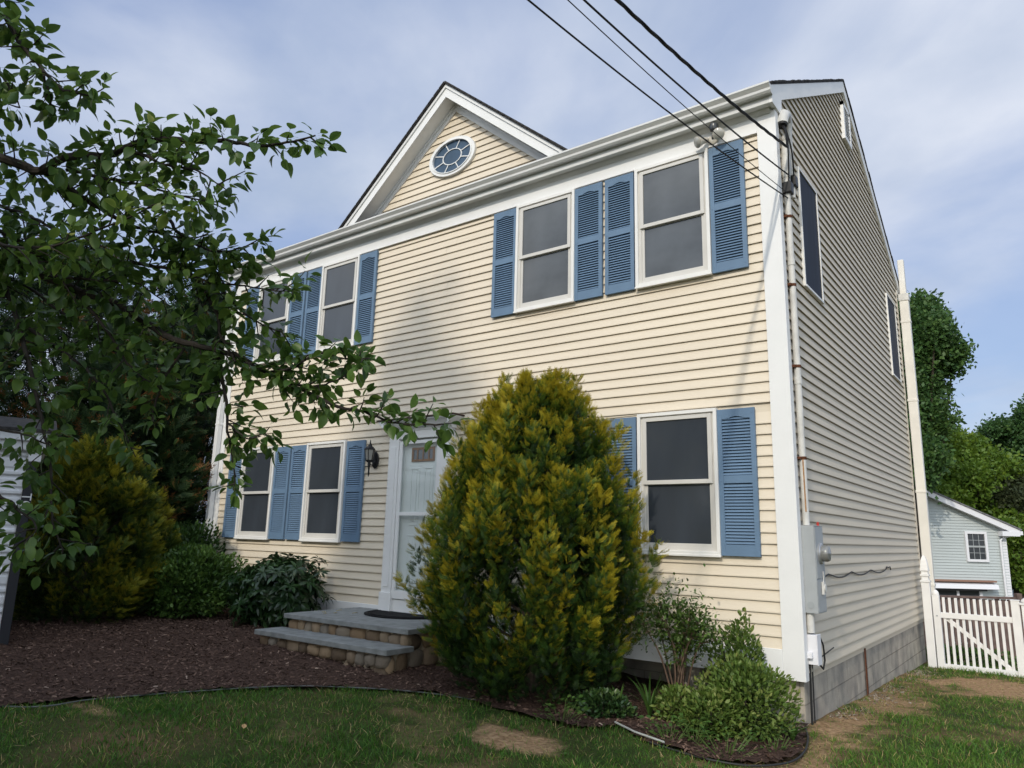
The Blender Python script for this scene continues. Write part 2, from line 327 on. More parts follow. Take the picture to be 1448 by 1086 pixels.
def grid_sheet(name, xs, ys, fn, m, attr=None, keep=None, **kw):
    X,Y=np.meshgrid(xs,ys); Z=fn(X,Y); V=np.stack([X,Y,Z],-1).reshape(-1,3); nx=len(xs); ny=len(ys)
    i,j=np.meshgrid(np.arange(nx-1),np.arange(ny-1)); q=(j*nx+i).ravel()
    F=np.stack([q,q+1,q+nx+1,q+nx],1)
    if keep is not None:
        cx=V[F].mean(1); F=F[keep(cx[:,0],cx[:,1])]
    at_={'dirt':attr(V[:,0],V[:,1])} if attr else None
    return np_mesh(name,V,F.ravel(),np.full(len(F),4),m,None,True,at_,**kw)
xs=np.concatenate([-np.geomspace(260,13,14),np.arange(-12,-5,.35),np.arange(-5,3.2,.07),np.arange(3.3,8,.4),np.geomspace(9,260,14)])
ys=np.concatenate([-np.geomspace(260,12,14),np.arange(-11,-5.6,.4),np.arange(-5.5,7,.07),np.arange(7.1,28,.6),np.geomspace(29,420,14)])
def lumpy(x,y): return gz(x,y)+.012*np.sin(x*2.3+1)*np.sin(y*1.9)+.006*np.sin(x*9+y*4)*np.sin(y*8-x*3)
grid_sheet('lawn_ground',xs,ys,lumpy,ground_mat(),dirt,kind='structure')

# mulch bed: the front edge line, surveyed from the photo
EDGE=np.array([(-9.5,-5.6),(-6.6,-5.4),(-4.69,-4.47),(-4.46,-3.9),(-4.24,-3.31),(-3.86,-2.52),(-3.4,-2.06),(-2.89,-1.72),(-2.4,-1.55),(-1.9,-1.75),(-1.5,-1.72),(-1.05,-1.25)])
BEDF=np.array([(-1.11,-1.31),(-.75,-1.47),(-.33,-1.52),(.0,-1.42),(.19,-1.15),(.2,-.8),(.12,-.4),(.02,-.1)])
ALL=np.concatenate([EDGE,BEDF])
def edge_y(x): return np.interp(x, ALL[:,0], ALL[:,1])
def in_bed(x,y):
    ex=np.interp(y,[-5.6,-5.4,-4.47,-3.9,-3.31,-2.52,-2.06,-1.72,-1.5],[-9.5,-6.6,-4.69,-4.46,-4.24,-3.86,-3.4,-2.89,-2.3])
    left=(x<ex)&(y<-1.5)
    mid=(y>=-1.6)&(x<-1.0)&(y>edge_y(x))
    corner=(x>=-1.1)&(x<np.interp(y,[-1.5,-1.15,-.8,-.4,-.08],[-.1,.17,.18,.10,.0]))&(y>np.interp(x,BEDF[:5,0],BEDF[:5,1]))&(y<.0)
    return (left|mid|corner)&(y<.7)
def mulch_mat():
    m=bpy.data.materials.new('bark_mulch'); m.use_nodes=True; nt=m.node_tree; n=nt.nodes; b=n['Principled BSDF']; L=nt.links
    g=n.new('ShaderNodeNewGeometry'); t=n.new('ShaderNodeTexNoise'); t.inputs['Scale'].default_value=34; t.inputs['Detail'].default_value=8; t.inputs['Roughness'].default_value=.7; L.new(g.outputs['Position'],t.inputs['Vector'])
    r=n.new('ShaderNodeValToRGB'); r.color_ramp.elements[0].position=.3; r.color_ramp.elements[0].color=(.042,.026,.021,1); r.color_ramp.elements[1].position=.75; r.color_ramp.elements[1].color=(.155,.095,.072,1); L.new(t.outputs['Fac'],r.inputs['Fac']); L.new(r.outputs['Color'],b.inputs['Base Color'])
    bp=n.new('ShaderNodeBump'); bp.inputs['Distance'].default_value=.05; L.new(t.outputs['Fac'],bp.inputs['Height']); L.new(bp.outputs['Normal'],b.inputs['Normal'])
    b.inputs['Roughness'].default_value=.95; b.inputs['Specular IOR Level'].default_value=.1
    return m
def mulch_z(x,y): return gz(x,y)+.03+.012*np.sin(x*5.1)*np.sin(y*4.3)+.008*np.sin(x*13+y*7)
grid_sheet('mulch_bed',np.arange(-13,.4,.06),np.arange(-6.4,.75,.06),mulch_z,mulch_mat(),keep=in_bed,kind='structure')
M_CHIP=foliage('mulch_chip',[(0,(.042,.026,.019)),(.5,(.112,.069,.052)),(.85,(.20,.13,.098)),(1,(.42,.32,.25))],.9,.15,0)
N=52000; X=rng.uniform(-12,.2,N); Y=rng.uniform(-6,.2,N); k=in_bed(X,Y); X=X[k];Y=Y[k]; N=len(X)
d=np.stack([rng.normal(size=N),rng.normal(size=N),rng.normal(size=N)*.35],1); nn=np.stack([rng.normal(size=N)*.5,rng.normal(size=N)*.5,np.ones(N)],1)
chip=([(-.18,-.5,0),(.12,-.5,.05),(.2,.45,.03),(-.1,.5,-.02),(-.1,0,.14),(.14,.05,.15)],[(0,4,3),(0,1,5,4),(1,2,5),(4,5,2,3)],[0]*6)
scatter('mulch_chips',[chip],np.stack([X,Y,mulch_z(X,Y)+rng.uniform(-.004,.016,N)],1),frames(d,nn),rng.uniform(.014,.05,N),rng.beta(1.5,2.3,N),M_CHIP,None,False,kind='stuff',label='dark brown shredded bark mulch chips covering the bed',cat='mulch')

# ------------------------------------------------------------------ grass
def blade_tmpl(bend,w=.055):
    V=[];F=[];T=[]
    for i,t in enumerate((0,.35,.7,1)):
        ww=w*(1-t**1.6)+.004; yb=bend*t*t; z=t*(1-.25*bend*t)
        V+=[(-ww,yb,z),(ww,yb,z)]; T+=[.0-.25*(1-t)]*2
    for i in range(3): F.append((2*i,2*i+1,2*i+3,2*i+2))
    return V,F,T
M_GRASS=foliage('grass_blade',[(0,(.022,.058,.009)),(.35,(.050,.138,.018)),(.65,(.105,.205,.026)),(.85,(.25,.24,.06)),(1,(.42,.32,.15))],.6,.25,.25)
def lawn_mask(x,y):
    house=(x<.02)&(y>-.02)
    return ~in_bed(x,y)&~house
N=150000
X=np.concatenate([rng.uniform(-5.2,1.9,int(N*.72)),rng.uniform(.0,3.0,int(N*.28))]); Y=np.concatenate([rng.uniform(-5.6,-.0,int(N*.72)),rng.uniform(-.3,7.5,int(N*.28))])
k=lawn_mask(X,Y); X=X[k];Y=Y[k]
dd=dirt(X,Y); patch=.5+.5*np.sin(X*3.1+1.3*np.sin(Y*2.7))*np.sin(Y*3.7+1.1*np.sin(X*2.1))
k=rng.random(len(X))>dd*.93; X=X[k];Y=Y[k];dd=dd[k];patch=patch[k]; k=rng.random(len(X))>.25*patch; X=X[k];Y=Y[k];dd=dd[k];patch=patch[k]; N=len(X)
hd=rng.uniform(0,2*math.pi,N); lean=np.stack([rng.normal(size=N)*.42,rng.normal(size=N)*.42,np.ones(N)],1)
Mx=frames(np.stack([np.cos(hd),np.sin(hd),np.zeros(N)],1),lean)
h=rng.uniform(.035,.085,N)*(1-.45*patch)*(1-.4*dd)
tn=np.clip(rng.normal(.52,.13,N)+.10*(patch-.5)+.3*dd+.10*(X>-.2),0,.8); dry=rng.random(N)<(.05+.35*dd+.10*patch); tn[dry]=rng.uniform(.9,1.25,dry.sum())
scatter('lawn_grass',[blade_tmpl(.5),blade_tmpl(.9),blade_tmpl(.2)],np.stack([X,Y,lumpy(X,Y)-.004],1),Mx,h,tn,M_GRASS,None,True,kind='stuff',label='short patchy green and straw coloured lawn grass',cat='grass')
# flat-lying dry thatch on the bare spots
N=9000; X=rng.uniform(-4.9,3,N); Y=rng.uniform(-5,7.5,N); k=lawn_mask(X,Y)&(rng.random(N)<.12+.9*dirt(X,Y)); X=X[k];Y=Y[k];N=len(X)
d=np.stack([rng.normal(size=N),rng.normal(size=N),rng.normal(size=N)*.15],1)
straw=([(-.03,-.5,0),(.03,-.5,0),(.03,.0,.05),(-.03,.0,.05),(.012,.5,0),(-.012,.5,0)],[(0,1,2,3),(3,2,4,5)],[0]*6)
scatter('dry_thatch',[straw],np.stack([X,Y,lumpy(X,Y)+rng.uniform(.006,.02,N)],1),frames(d,np.tile([0.,0,1],(N,1))),rng.uniform(.04,.12,N),rng.uniform(.82,1.1,N),M_GRASS,None,True,kind='stuff',label='dry straw coloured thatch lying on the bare lawn patches',cat='thatch')

# loose gravel and crumbs along the side foundation
N=1300; X=np.abs(rng.normal(size=N))*.16+.02; Y=rng.uniform(.6,6.2,N); k=rng.random(N)<np.clip(vnoise(X,Y,2.5,8)*1.6-.35,0,1); X=X[k];Y=Y[k];N=len(X)
M_GRAV=foliage('gravel',[(0,(.14,.11,.08)),(.5,(.25,.20,.15)),(1,(.38,.33,.27))],.9,.15,0)
scatter('gravel',[chip],np.stack([X,Y,lumpy(X,Y)+.004],1),frames(unit(N)*np.array([1,1,.3]),unit(N)*.4+np.array([0,0,1.])),rng.uniform(.012,.045,N),rng.random(N),M_GRAV,None,False,kind='stuff',label='loose gray gravel scattered along the block foundation',cat='gravel')

# ================================================================== THE HOUSE
HL=-9.42; HD=6.87; EAVE=5.48; PKY=3.43; PKZ=7.78; SL=.575     # left end, depth, soffit height, ridge
house=empty('house',(-4.7,3.4,-.4),'two storey cream clapboard house with blue shutters and white trim','house')
def hb(mb,name,m,parent=None,**k):               # build in world coordinates, parented under the house
    o=mb.build(name,m,**k)
    p=parent or house; o.parent=p; o.matrix_parent_inverse=PINV[p.name]; return o
PINV={house.name:Matrix.Translation((4.7,-3.4,.4))}
def sub(mb,name,m,parent,**k):
    o=mb.build(name,m,**k); o.parent=parent; o.matrix_parent_inverse=PINV[house.name] if False else Matrix.Identity(4); return o
def kid(o,parent): o.parent=parent; return o
LAP=.1016
def lap_rows(mb, to, z0, z1, span, lip=.023, seams=True):
    """clapboard courses: to(s,out,z) -> world point; span(z) -> (s0,s1) or list of spans"""
    k=0; z=z0
    while z<z1-1e-4:
        zt=min(z+LAP,z1); A=span(z+1e-4); B=span(zt-1e-4)
        for (a0,a1),(b0,b1) in zip(A,B):
            cuts=[0.]
            if seams and a1-a0>3:
                random.seed(int(z*1000)); c=random.uniform(.05,.35)
                while c<.97: cuts.append(c); c+=3.7/(a1-a0)*random.uniform(.9,1.1)
            cuts.append(1.)
            for i,(u,v) in enumerate(zip(cuts,cuts[1:])):
                e=.002 if i%2 else 0
                p0=a0+(a1-a0)*u; p1=a0+(a1-a0)*v; q0=b0+(b1-b0)*u; q1=b0+(b1-b0)*v
                o0=lip+e; ov=.014 if zt<z1-1e-4 else 0; w_=(b0-a0)/max(zt-z,1e-3)*ov; w2=(b1-a1)/max(zt-z,1e-3)*ov
                mb.poly([to(p0,o0,z),to(p1,o0,z),to(p1,o0-.0005,z+.012),to(p0,o0-.0005,z+.012)])
                mb.poly([to(p0,o0-.0005,z+.012),to(p1,o0-.0005,z+.012),to(q1,.002+e,zt+ov),to(q0,.002+e,zt+ov)])
                mb.poly([to(p0,o0-.004,z),to(p1,o0-.004,z),to(p1,o0,z),to(p0,o0,z)])
                mb.poly([to(p0,o0-.004,z),to(p1,o0-.004,z),to(p1,o0-.0042,z+.0145),to(p0,o0-.0042,z+.0145)])
                mb.poly([to(p0,o0-.0042,z+.0145),to(p1,o0-.0042,z+.0145),to(p1,.0005,z+.0145),to(p0,.0005,z+.0145)])
        z=zt
front=lambda s,o,z:(s,-o,z)
side=lambda s,o,z:(o,s,z)
mb=MB(); lap_rows(mb,front,.25,5.30,lambda z:[(HL+.06,-5.15),(-4.18,-.06)] if z<2.40 else [(HL+.06,-.06)])
mb.box(HL,0,-.0005,.14,0,EAVE+.1)
hb(mb,'front_wall',M_SID)
def gspan(z):
    if z<=5.62: return [(.05,HD)]
    dy=(PKZ-.03-z)/SL
    return [(max(.05,PKY-dy),min(HD,PKY+dy))]
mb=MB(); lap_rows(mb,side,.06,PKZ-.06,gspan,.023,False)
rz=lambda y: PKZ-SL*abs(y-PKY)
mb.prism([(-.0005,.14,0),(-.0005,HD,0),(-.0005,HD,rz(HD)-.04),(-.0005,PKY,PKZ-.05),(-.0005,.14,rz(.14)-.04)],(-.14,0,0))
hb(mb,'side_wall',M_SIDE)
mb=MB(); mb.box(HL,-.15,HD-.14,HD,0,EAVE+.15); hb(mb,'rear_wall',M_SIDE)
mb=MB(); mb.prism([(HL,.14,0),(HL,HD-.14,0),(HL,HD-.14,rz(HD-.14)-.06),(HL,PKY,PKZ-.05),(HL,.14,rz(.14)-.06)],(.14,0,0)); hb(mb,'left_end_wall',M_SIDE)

# foundation: block side wall, front set back behind the skirt, concrete corner piers
mb=MB()
mb.box(-.22,-.012,.05,HD-.03,-1.4,.0)
hb(mb,'foundation',M_BLOCK)
mb=MB(); mb.box(HL+.05,-.23,.62,.8,-1.2,0); mb.box(-.42,-.235,.012,.3,-1.0,-.003); mb.box(-1.17,-.95,.012,.35,-1.0,-.003); mb.box(HL+.05,-5.7,.02,.2,-1.0,-.003); mb.box(-3.6,-2.9,.02,.2,-1.0,-.003); hb(mb,'foundation_pier',M_BLOCK)
mb=MB(); mb.box(.0,.012,2.42,2.46,-.62,.03); hb(mb,'rusty_drip_strip',M_RUST)
# trim
mb=MB(); mb.box(-.16,0,-.033,.0,0,EAVE+.03); mb.box(-.002,.031,-.033,.068,0.0,EAVE+.02)
hb(mb,'corner_board',M_WHT,bevel=.003)
mb=MB(); mb.box(HL,-9.265,-.033,0,0,EAVE+.03); mb.box(HL-.02,HL,-.026,.1,0,EAVE); hb(mb,'corner_board',M_WHT,bevel=.003)
mb=MB(); mb.box(HL+.155,-.16,-.036,0,5.295,EAVE+.03); mb.box(HL+.155,-.16,-.046,-.036,5.290,5.312); hb(mb,'frieze_board',M_WHT,bevel=.002)
mb=MB(); mb.box(HL+.155,-.16,-.037,-.0,0.005,.252); hb(mb,'skirt_board',M_WHT,bevel=.003)
# soffit, fascia, gutter
ES=5.515
mb=MB(); mb.box(HL-.04,.0155,-.15,.0,ES,ES+.02); mb.prism([(HL+.02,-.031,ES-.045),(HL+.02,-.045,ES-.045),(HL+.02,-.085,ES-.002),(HL+.02,-.031,ES-.002)],(-HL-.03,0,0)); hb(mb,'soffit',M_GUT)
mb=MB(); mb.box(HL-.04,.0155,-.165,-.15,ES-.008,5.69); hb(mb,'fascia_board',M_GUT,bevel=.003)
prof=[(-.166,5.582),(-.222,5.582),(-.240,5.602),(-.243,5.628),(-.268,5.656),(-.276,5.664),(-.276,5.684),(-.268,5.684),(-.262,5.668),(-.166,5.668)]
mb=MB(); mb.prism([(HL-.06,y,z) for y,z in prof],(-HL+.115,0,0))
for x in np.arange(HL+.3,.05,.75): mb.box(x,x+.02,-.266,-.168,5.6685,5.674)
g=hb(mb,'gutter',M_GUT)
mb=MB(); mb.box(-9.455,-9.385,-.265,-.175,5.45,5.58)
mb.tube([(-9.42,-.22,5.46),(-9.42,-.18,5.30),(-9.42,-.11,5.12),(-9.42,-.085,4.95)],.042,10); mb.box(-9.463,-9.377,-.125,-.045,-.0,5.0)
for z in (.9,2.9,4.7): mb.box(-9.47,-9.37,-.129,-.03,z,z+.035)
hb(mb,'downspout',M_WHT,bevel=.006)
# main roof slabs
def roof_slab(y0,z0,y1,z1,x0,x1,th):
    d=Vector((0,y1-y0,z1-z0)).normalized(); nrm=Vector((0,-d.z,d.y)); 
    if nrm.z<0: nrm=-nrm
    p=[Vector((x0,y0,z0)),Vector((x0,y1,z1)),Vector((x0,y1,z1))+nrm*th,Vector((x0,y0,z0))+nrm*th]
    return p,(x1-x0,0,0)
mb=MB(); zf=lambda y: PKZ-SL*abs(y-PKY)
p,d=roof_slab(-.20,zf(-.20)-.01,PKY,PKZ-.01,HL-.07,.056,.020); mb.prism(p,d)
p,d=roof_slab(7.12,zf(7.12)-.01,PKY,PKZ-.01,HL-.07,.056,.020); mb.prism(p,d)
# ragged shingle butts along the rake
for y in np.arange(-.2,7.05,.13):
    x1=.058+random.uniform(0,.008); dzz=random.uniform(.019,.028)
    mb.prism([(.03,y,zf(y)+.008),(.03,y+.125,zf(y+.125)+.008),(.03,y+.125,zf(y+.125)+dzz),(.03,y,zf(y)+dzz+.004)],(x1-.03,0,0))
hb(mb,'roof',M_SHNG)
# rake boards on the gable end and the boxed eave return
def rake(y0,y1,w,x0,x1):
    return [(x0,y0,zf(y0)-.012),(x0,y1,zf(y1)-.012),(x0,y1,zf(y1)-.012-w),(x0,y0,zf(y0)-.012-w)],(x1-x0,0,0)
mb=MB()
mb.prism([(.016,-.165,ES-.008),(.016,.14,ES-.008),(.016,.17,zf(.17)-.20),(.016,PKY,PKZ-.185),(.016,PKY,PKZ-.014),(.016,-.165,zf(-.165)-.014)],(.032,0,0))
mb.prism([(.016,PKY+.001,PKZ-.185),(.016,PKY+.001,PKZ-.014),(.016,7.08,zf(7.08)-.014),(.016,7.08,zf(7.08)-.18),(.016,6.95,zf(6.95)-.18)],(.032,0,0))
hb(mb,'rake_board',M_WHT)
mb=MB(); mb.box(HL,.03,6.88,7.1,5.52,5.60); mb.box(HL,.06,7.085,7.19,5.56,5.68); hb(mb,'rear_gutter',M_GUT)
# gable vent
mb=MB(); 
for a,b,c,d in ((3.25,3.31,6.84,7.36),(3.61,3.67,6.84,7.36),(3.25,3.67,6.78,6.84),(3.25,3.67,7.30,7.36)): mb.box(.0,.06,a,b,c,d)
v=hb(mb,'gable_vent',M_WHT)
mb=MB()
for z in np.arange(6.86,7.30,.055): mb.prism([(.028,3.31,z),(.054,3.31,z-.012),(.057,3.31,z-.006),(.031,3.31,z+.008)],(0,.30,0))
kid(mb.build('vent_slats',M_WHT),v)
mb=MB(); mb.box(.0245,.027,3.31,3.61,6.84,7.30); kid(mb.build('vent_screen',M_BLK),v)
# rear corner trim
mb=MB(); mb.box(.0,.022,HD-.09,HD+.02,.0,5.55); hb(mb,'corner_board',mat('cream_corner_trim',(.66,.58,.47),.5,.3,var=.05),bevel=.003)

# ---- front gable dormer
GX=-4.68; GH=2.075; GZ0=5.93; GZ1=7.665; GY=.10; WY=.36       # centre, half span, foot and peak heights, rake plane, wall plane
gs=(GZ1-GZ0)/GH
dz=lambda x: GZ1-gs*abs(x-GX)
dorm=None
mb=MB(); 
def dspan(z):
    hw=(GZ1-.30-z)/gs
    return [(GX-max(hw,.01),GX+max(hw,.01))]
lap_rows(mb,lambda s,o,z:(s,WY-o,z),5.72,GZ1-.31,dspan,.023,False)
mb.prism([(GX-2.0,WY+.001,5.7),(GX+2.0,WY+.001,5.7),(GX+1.98,WY+.001,dz(GX+1.98)-.03),(GX,WY+.001,GZ1-.05),(GX-1.98,WY+.001,dz(GX-1.98)-.03)],(0,.1,0))
dorm=hb(mb,'gable_wall',M_SID)
mb=MB()
for sgn in (-1,1):
    def pt(x,y,off): return (x,y,dz(x)-off)
    xo=GX+sgn*(GH+.06)
    mb.prism([pt(xo,GY,.0),pt(GX,GY,.0),pt(GX,GY,.19),pt(xo,GY,.19)],(0,.028,0))           # rake fascia
    mb.prism([pt(xo,GY-.02,-.01),pt(GX,GY-.02,-.01),pt(GX,GY-.02,.045),pt(xo,GY-.02,.045)],(0,.0195,0))  # crown strip
    mb.prism([pt(xo,WY-.032,.19),pt(GX,WY-.032,.19),pt(GX,WY-.032,.31),pt(xo,WY-.032,.31)],(0,.03,0))    # rake frieze on wall
    mb.prism([pt(xo,WY-.05,.185),pt(GX,WY-.05,.185),pt(GX,WY-.05,.23),pt(xo,WY-.05,.23)],(0,.0175,0))
    mb.prism([pt(xo,GY+.029,.165),pt(GX,GY+.029,.165),pt(GX,GY+.029,.182),pt(xo,GY+.029,.182)],(0,WY-GY-.03,0))      # soffit
hb(mb,'gable_rake_trim',M_WHT)
mb=MB()
for sgn in (-1,1):
    xo=GX+sgn*(GH+.12)
    ym=lambda x: max(GY-.04, (dz(x)-PKZ)/SL+PKY)       # meets the main roof
    mb.prism([(xo,GY-.045,dz(xo)+.012),(GX,GY-.045,GZ1+.012),(GX,GY-.045,GZ1+.045),(xo,GY-.045,dz(xo)+.045)],(0,3.3,0))
    for k in np.linspace(0,1,22)[:-1]:
        x=xo+(GX-xo)*k; mb.prism([(x,GY-.052-random.uniform(0,.01),dz(x)+.03),(x+(GX-xo)/24,GY-.052,dz(x+(GX-xo)/24)+.03),(x+(GX-xo)/24,GY-.052,dz(x+(GX-xo)/24)+.054),(x,GY-.052,dz(x)+.056)],(0,.2,0))
hb(mb,'gable_roof',M_SHNG)
# oval window in the gable: surveyed ellipse centre and radii
OX,OZ,ORX,ORZ=-4.70,6.62,.445,.30
def ell(f,y,n=40): return [(OX+ORX*f*math.cos(2*math.pi*k/n),y,OZ+ORZ*f*math.sin(2*math.pi*k/n)) for k in range(n)]
def ring(mb,f0,f1,y0,y1,n=40):
    A=ell(f0,y0,n);B=ell(f1,y0,n);C=ell(f0,y1,n);D=ell(f1,y1,n)
    for k in range(n):
        j=(k+1)%n
        mb.poly([A[k],A[j],B[j],B[k]]); mb.poly([A[k],A[j],C[j],C[k]]); mb.poly([B[k],B[j],D[j],D[k]]); mb.poly([C[k],C[j],D[j],D[k]])
mb=MB(); ring(mb,.86,1.0,WY-.06,WY-.002); ring(mb,.83,.87,WY-.072,WY-.005)
ow=hb(mb,'oval_window',M_WHT)
mb=MB(); mb.poly(ell(.86,WY-.034)); kid(mb.build('pane',M_GLO),ow)
mb=MB(); ring(mb,.385,.42,WY-.046,WY-.036,28)
for k in range(8):
    a=2*math.pi*(k+.5)/8; p=(OX+ORX*.42*math.cos(a),WY-.041,OZ+ORZ*.42*math.sin(a)); q=(OX+ORX*.84*math.cos(a),WY-.041,OZ+ORZ*.84*math.sin(a))
    mb.bar(p,q,.013,.01,(0,1,0))
kid(mb.build('muntins',M_WHT),ow)

def spline0(P,n):
    P=np.asarray(P,float); m=len(P); out=[]
    for i in range(m-1):
        p0=P[max(i-1,0)];p1=P[i];p2=P[i+1];p3=P[min(i+2,m-1)]
        for k in range(n):
            t=k/n; out.append(.5*((2*p1)+(-p0+p2)*t+(2*p0-5*p1+4*p2-p3)*t*t+(-p0+3*p1-3*p2+p3)*t**3))
    out.append(P[-1]); return np.array(out)
# ---- windows: local x to the right, y out of the wall is negative, origin at lower left corner
def make_window(wd,ht,pane_u,pane_l,sill=True):
    mb=MB(); c=.035
    mb.box(0,c,-.062,-.0,0,ht); mb.box(wd-c,wd,-.062,0,0,ht); mb.box(c,wd-c,-.062,0,ht-c,ht); mb.box(c,wd-c,-.062,0,.0,c+.012)
    mb.box(-.006,wd+.006,-.068,-.0625,-.004,.018)
    fr=mb.build('window',M_VINW,bevel=.003)
    mb=MB(); c2=.07
    mb.box(c,c2,-.038,-.002,c+.012,ht-c); mb.box(wd-c2,wd-c,-.038,-.002,c+.012,ht-c); mb.box(c2,wd-c2,-.038,-.002,ht-c2,ht-c)   # tracks
    mb.box(c2,wd-c2,-.034,-.002,c+.012,c+.045)
    j=mb.build('window_jamb',M_VIN); j.parent=fr
    def sash(y0,y1,z0,z1,name,rail):
        s=.042; mb=MB(); x0,x1=c2-.012,wd-c2+.012
        mb.box(x0,x0+s,y0,y1,z0,z1); mb.box(x1-s,x1,y0,y1,z0,z1); mb.box(x0+s,x1-s,y0,y1,z0,z0+rail); mb.box(x0+s,x1-s,y0,y1,z1-.04,z1)
        o=mb.build(name,M_VIN,bevel=.003); o.parent=fr; return (x0+s,x1-s,z0+rail,z1-.04)
    mid=ht*.5
    b=sash(-.052,-.028,mid-.02,ht-c-.012,'upper_sash',.042)
    mb=MB(); mb.poly([(b[0],-.0385,b[2]),(b[1],-.0385,b[2]),(b[1],-.0385,b[3]),(b[0],-.0385,b[3])]); o=mb.build('pane',pane_u); o.parent=fr
    b=sash(-.027,-.008,c+.02,mid+.015,'lower_sash',.062)
    mb=MB(); mb.poly([(b[0],-.0165,b[2]),(b[1],-.0165,b[2]),(b[1],-.0165,b[3]),(b[0],-.0165,b[3])]); o=mb.build('pane',pane_l); o.parent=fr
    return fr
def place(o,x,y,z,rz=0):
    o.parent=house; o.matrix_parent_inverse=PINV[house.name]; o.location=(x,y,z); o.rotation_euler=(0,0,rz); return o
WW=.862
wu=make_window(WW,1.417,M_GLS,M_GLS); place(wu,-1.54,-.014,3.86)
place(copy_tree(wu),-3.20,-.014,3.86)
wd=make_window(WW,1.417,M_GLD,M_GLD); place(wd,-6.995,-.014,3.86); place(copy_tree(wd),-8.64,-.014,3.86)
wl=make_window(WW,1.434,M_GLD,M_GLD); place(wl,-1.54,-.014,1.03)
for x in (-3.20,-7.012,-8.657): place(copy_tree(wl),x,-.014,1.03)
def make_screen_window(wd,ht):
    mb=MB(); c=.026
    mb.box(0,c,-.03,0,0,ht); mb.box(wd-c,wd,-.03,0,0,ht); mb.box(c,wd-c,-.03,0,ht-c,ht); mb.box(c,wd-c,-.034,0,0,c)
    fr=mb.build('window',M_VINW,bevel=.002)
    mb=MB(); mb.poly([(c,-.019,c),(wd-c,-.019,c),(wd-c,-.019,ht-c),(c,-.019,ht-c)]); o=mb.build('screen_pane',M_GLB); o.parent=fr
    mb=MB(); mb.box(c,wd-c,-.0185,-.012,ht*.5-.02,ht*.5+.02); o=mb.build('meeting_rail',M_GLB); o.parent=fr
    return fr
ws=make_screen_window(.745,1.37); place(ws,.012,.714,3.83,math.pi/2); place(copy_tree(ws),.012,5.69,3.83,math.pi/2)

# ---- shutters
def make_shutter(wd,ht):
    st=.045; mb=MB(); y0,y1=-.034,-.0
    mb.box(0,st,y0,y1,0,ht); mb.box(wd-st,wd,y0,y1,0,ht)
    mb.box(st,wd-st,y0+.001,y1,0,.105); mb.box(st,wd-st,y0+.001,y1,ht*.485,ht*.485+.075)
    # top rail with an arched underside
    n=10; zt=ht-.085
    pts=[(st,y0+.001,ht),(wd-st,y0+.001,ht)]+[(wd-st-(wd-2*st)*k/n, y0+.001, zt-.012+(.022*max(0,math.sin(math.pi*(k/n-.2)/.6)) if .2<k/n<.8 else 0)) for k in range(n+1)]
    for a in range(2,len(pts)-1):
        p,q=pts[a],pts[a+1]
        mb.prism([p,q,(q[0],q[1],ht),(p[0],p[1],ht)],(0,.03,0))
    for x in (st*.5,wd-st*.5):
        for z in (.05,ht*.5,ht-.05): mb.lathe([(.006,-.037),(.006,-.034)],(x,0,z),8,'y')
    sh=mb.build('shutter',M_BLU,bevel=.002)
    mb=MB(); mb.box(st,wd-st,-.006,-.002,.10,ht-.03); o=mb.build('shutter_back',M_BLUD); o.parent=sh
    mb=MB()
    for z0,z1 in ((.112,ht*.485-.004),(ht*.485+.08,ht-.072)):
        k=int((z1-z0)/.0285); s=(z1-z0)/k
        for i in range(k):
            z=z0+i*s
            mb.prism([(st,-.031,z),(st,-.027,z-.002),(st,-.0065,z+s*.86),(st,-.0105,z+s*.95)],(wd-2*st,0,0))
    o=mb.build('louvers',M_BLU); o.parent=sh
    return sh
su=make_shutter(.368,1.402); place(su,-.672,-.025,3.865)
for x in (-1.93,-2.338,-3.572,-6.133,-7.365,-7.775,-9.012): place(copy_tree(su),x,-.025,3.865)
sl=make_shutter(.368,1.40); place(sl,-.676,-.025,1.043)
for x in (-1.93,-2.338,-3.572,-6.128,-7.385,-7.79,-9.03): place(copy_tree(sl),x,-.025,1.043)

# ---- entrance
mb=MB()
for x0,x1 in ((-5.22,-5.04),(-4.30,-4.12)):
    mb.box(x0,x1,-.10,0,.43,2.40); mb.box(x0-.014,x1+.014,-.118,0,.2,.43); mb.box(x0+.045,x1-.045,-.108,-.1005,.50,2.30)
mb.box(-5.22,-4.12,-.10,0,2.40,2.50)
prof=[(0,2.50),(-.105,2.50),(-.115,2.53),(-.15,2.55),(-.185,2.60),(-.215,2.625),(-.215,2.645),(0,2.645)]
mb.prism([(-5.24-.0,y,z) for y,z in prof],(1.14,0,0))
mb.prism([(-5.24,0,2.55),(-5.24,-.10,2.55),(-5.34,-.2,2.645),(-5.34,0,2.645)],(.0,0,0)) if False else None
for sg,x in ((-1,-5.24),(1,-4.10)):
    mb.prism([(x,0,2.545),(x+sg*.03,0,2.56),(x+sg*.07,0,2.60),(x+sg*.10,0,2.627),(x+sg*.10,0,2.645),(x,0,2.645)],(0,-.2145,0))
hb(mb,'door_surround',M_WHT,bevel=.003)
mb=MB(); mb.box(-5.36,-3.98,-.235,-.0,2.646,2.662); hb(mb,'door_crown_flashing',mat('brown_flashing',(.07,.045,.035),.6,.3))
mb=MB(); mb.box(-5.04,-4.30,-.07,.0,.2,.345); hb(mb,'door_kick_board',M_WHT)
mb=MB(); mb.box(-5.04,-4.30,-.02,.0,.35,2.40)
door=hb(mb,'front_door',M_DOOR)
mb=MB()
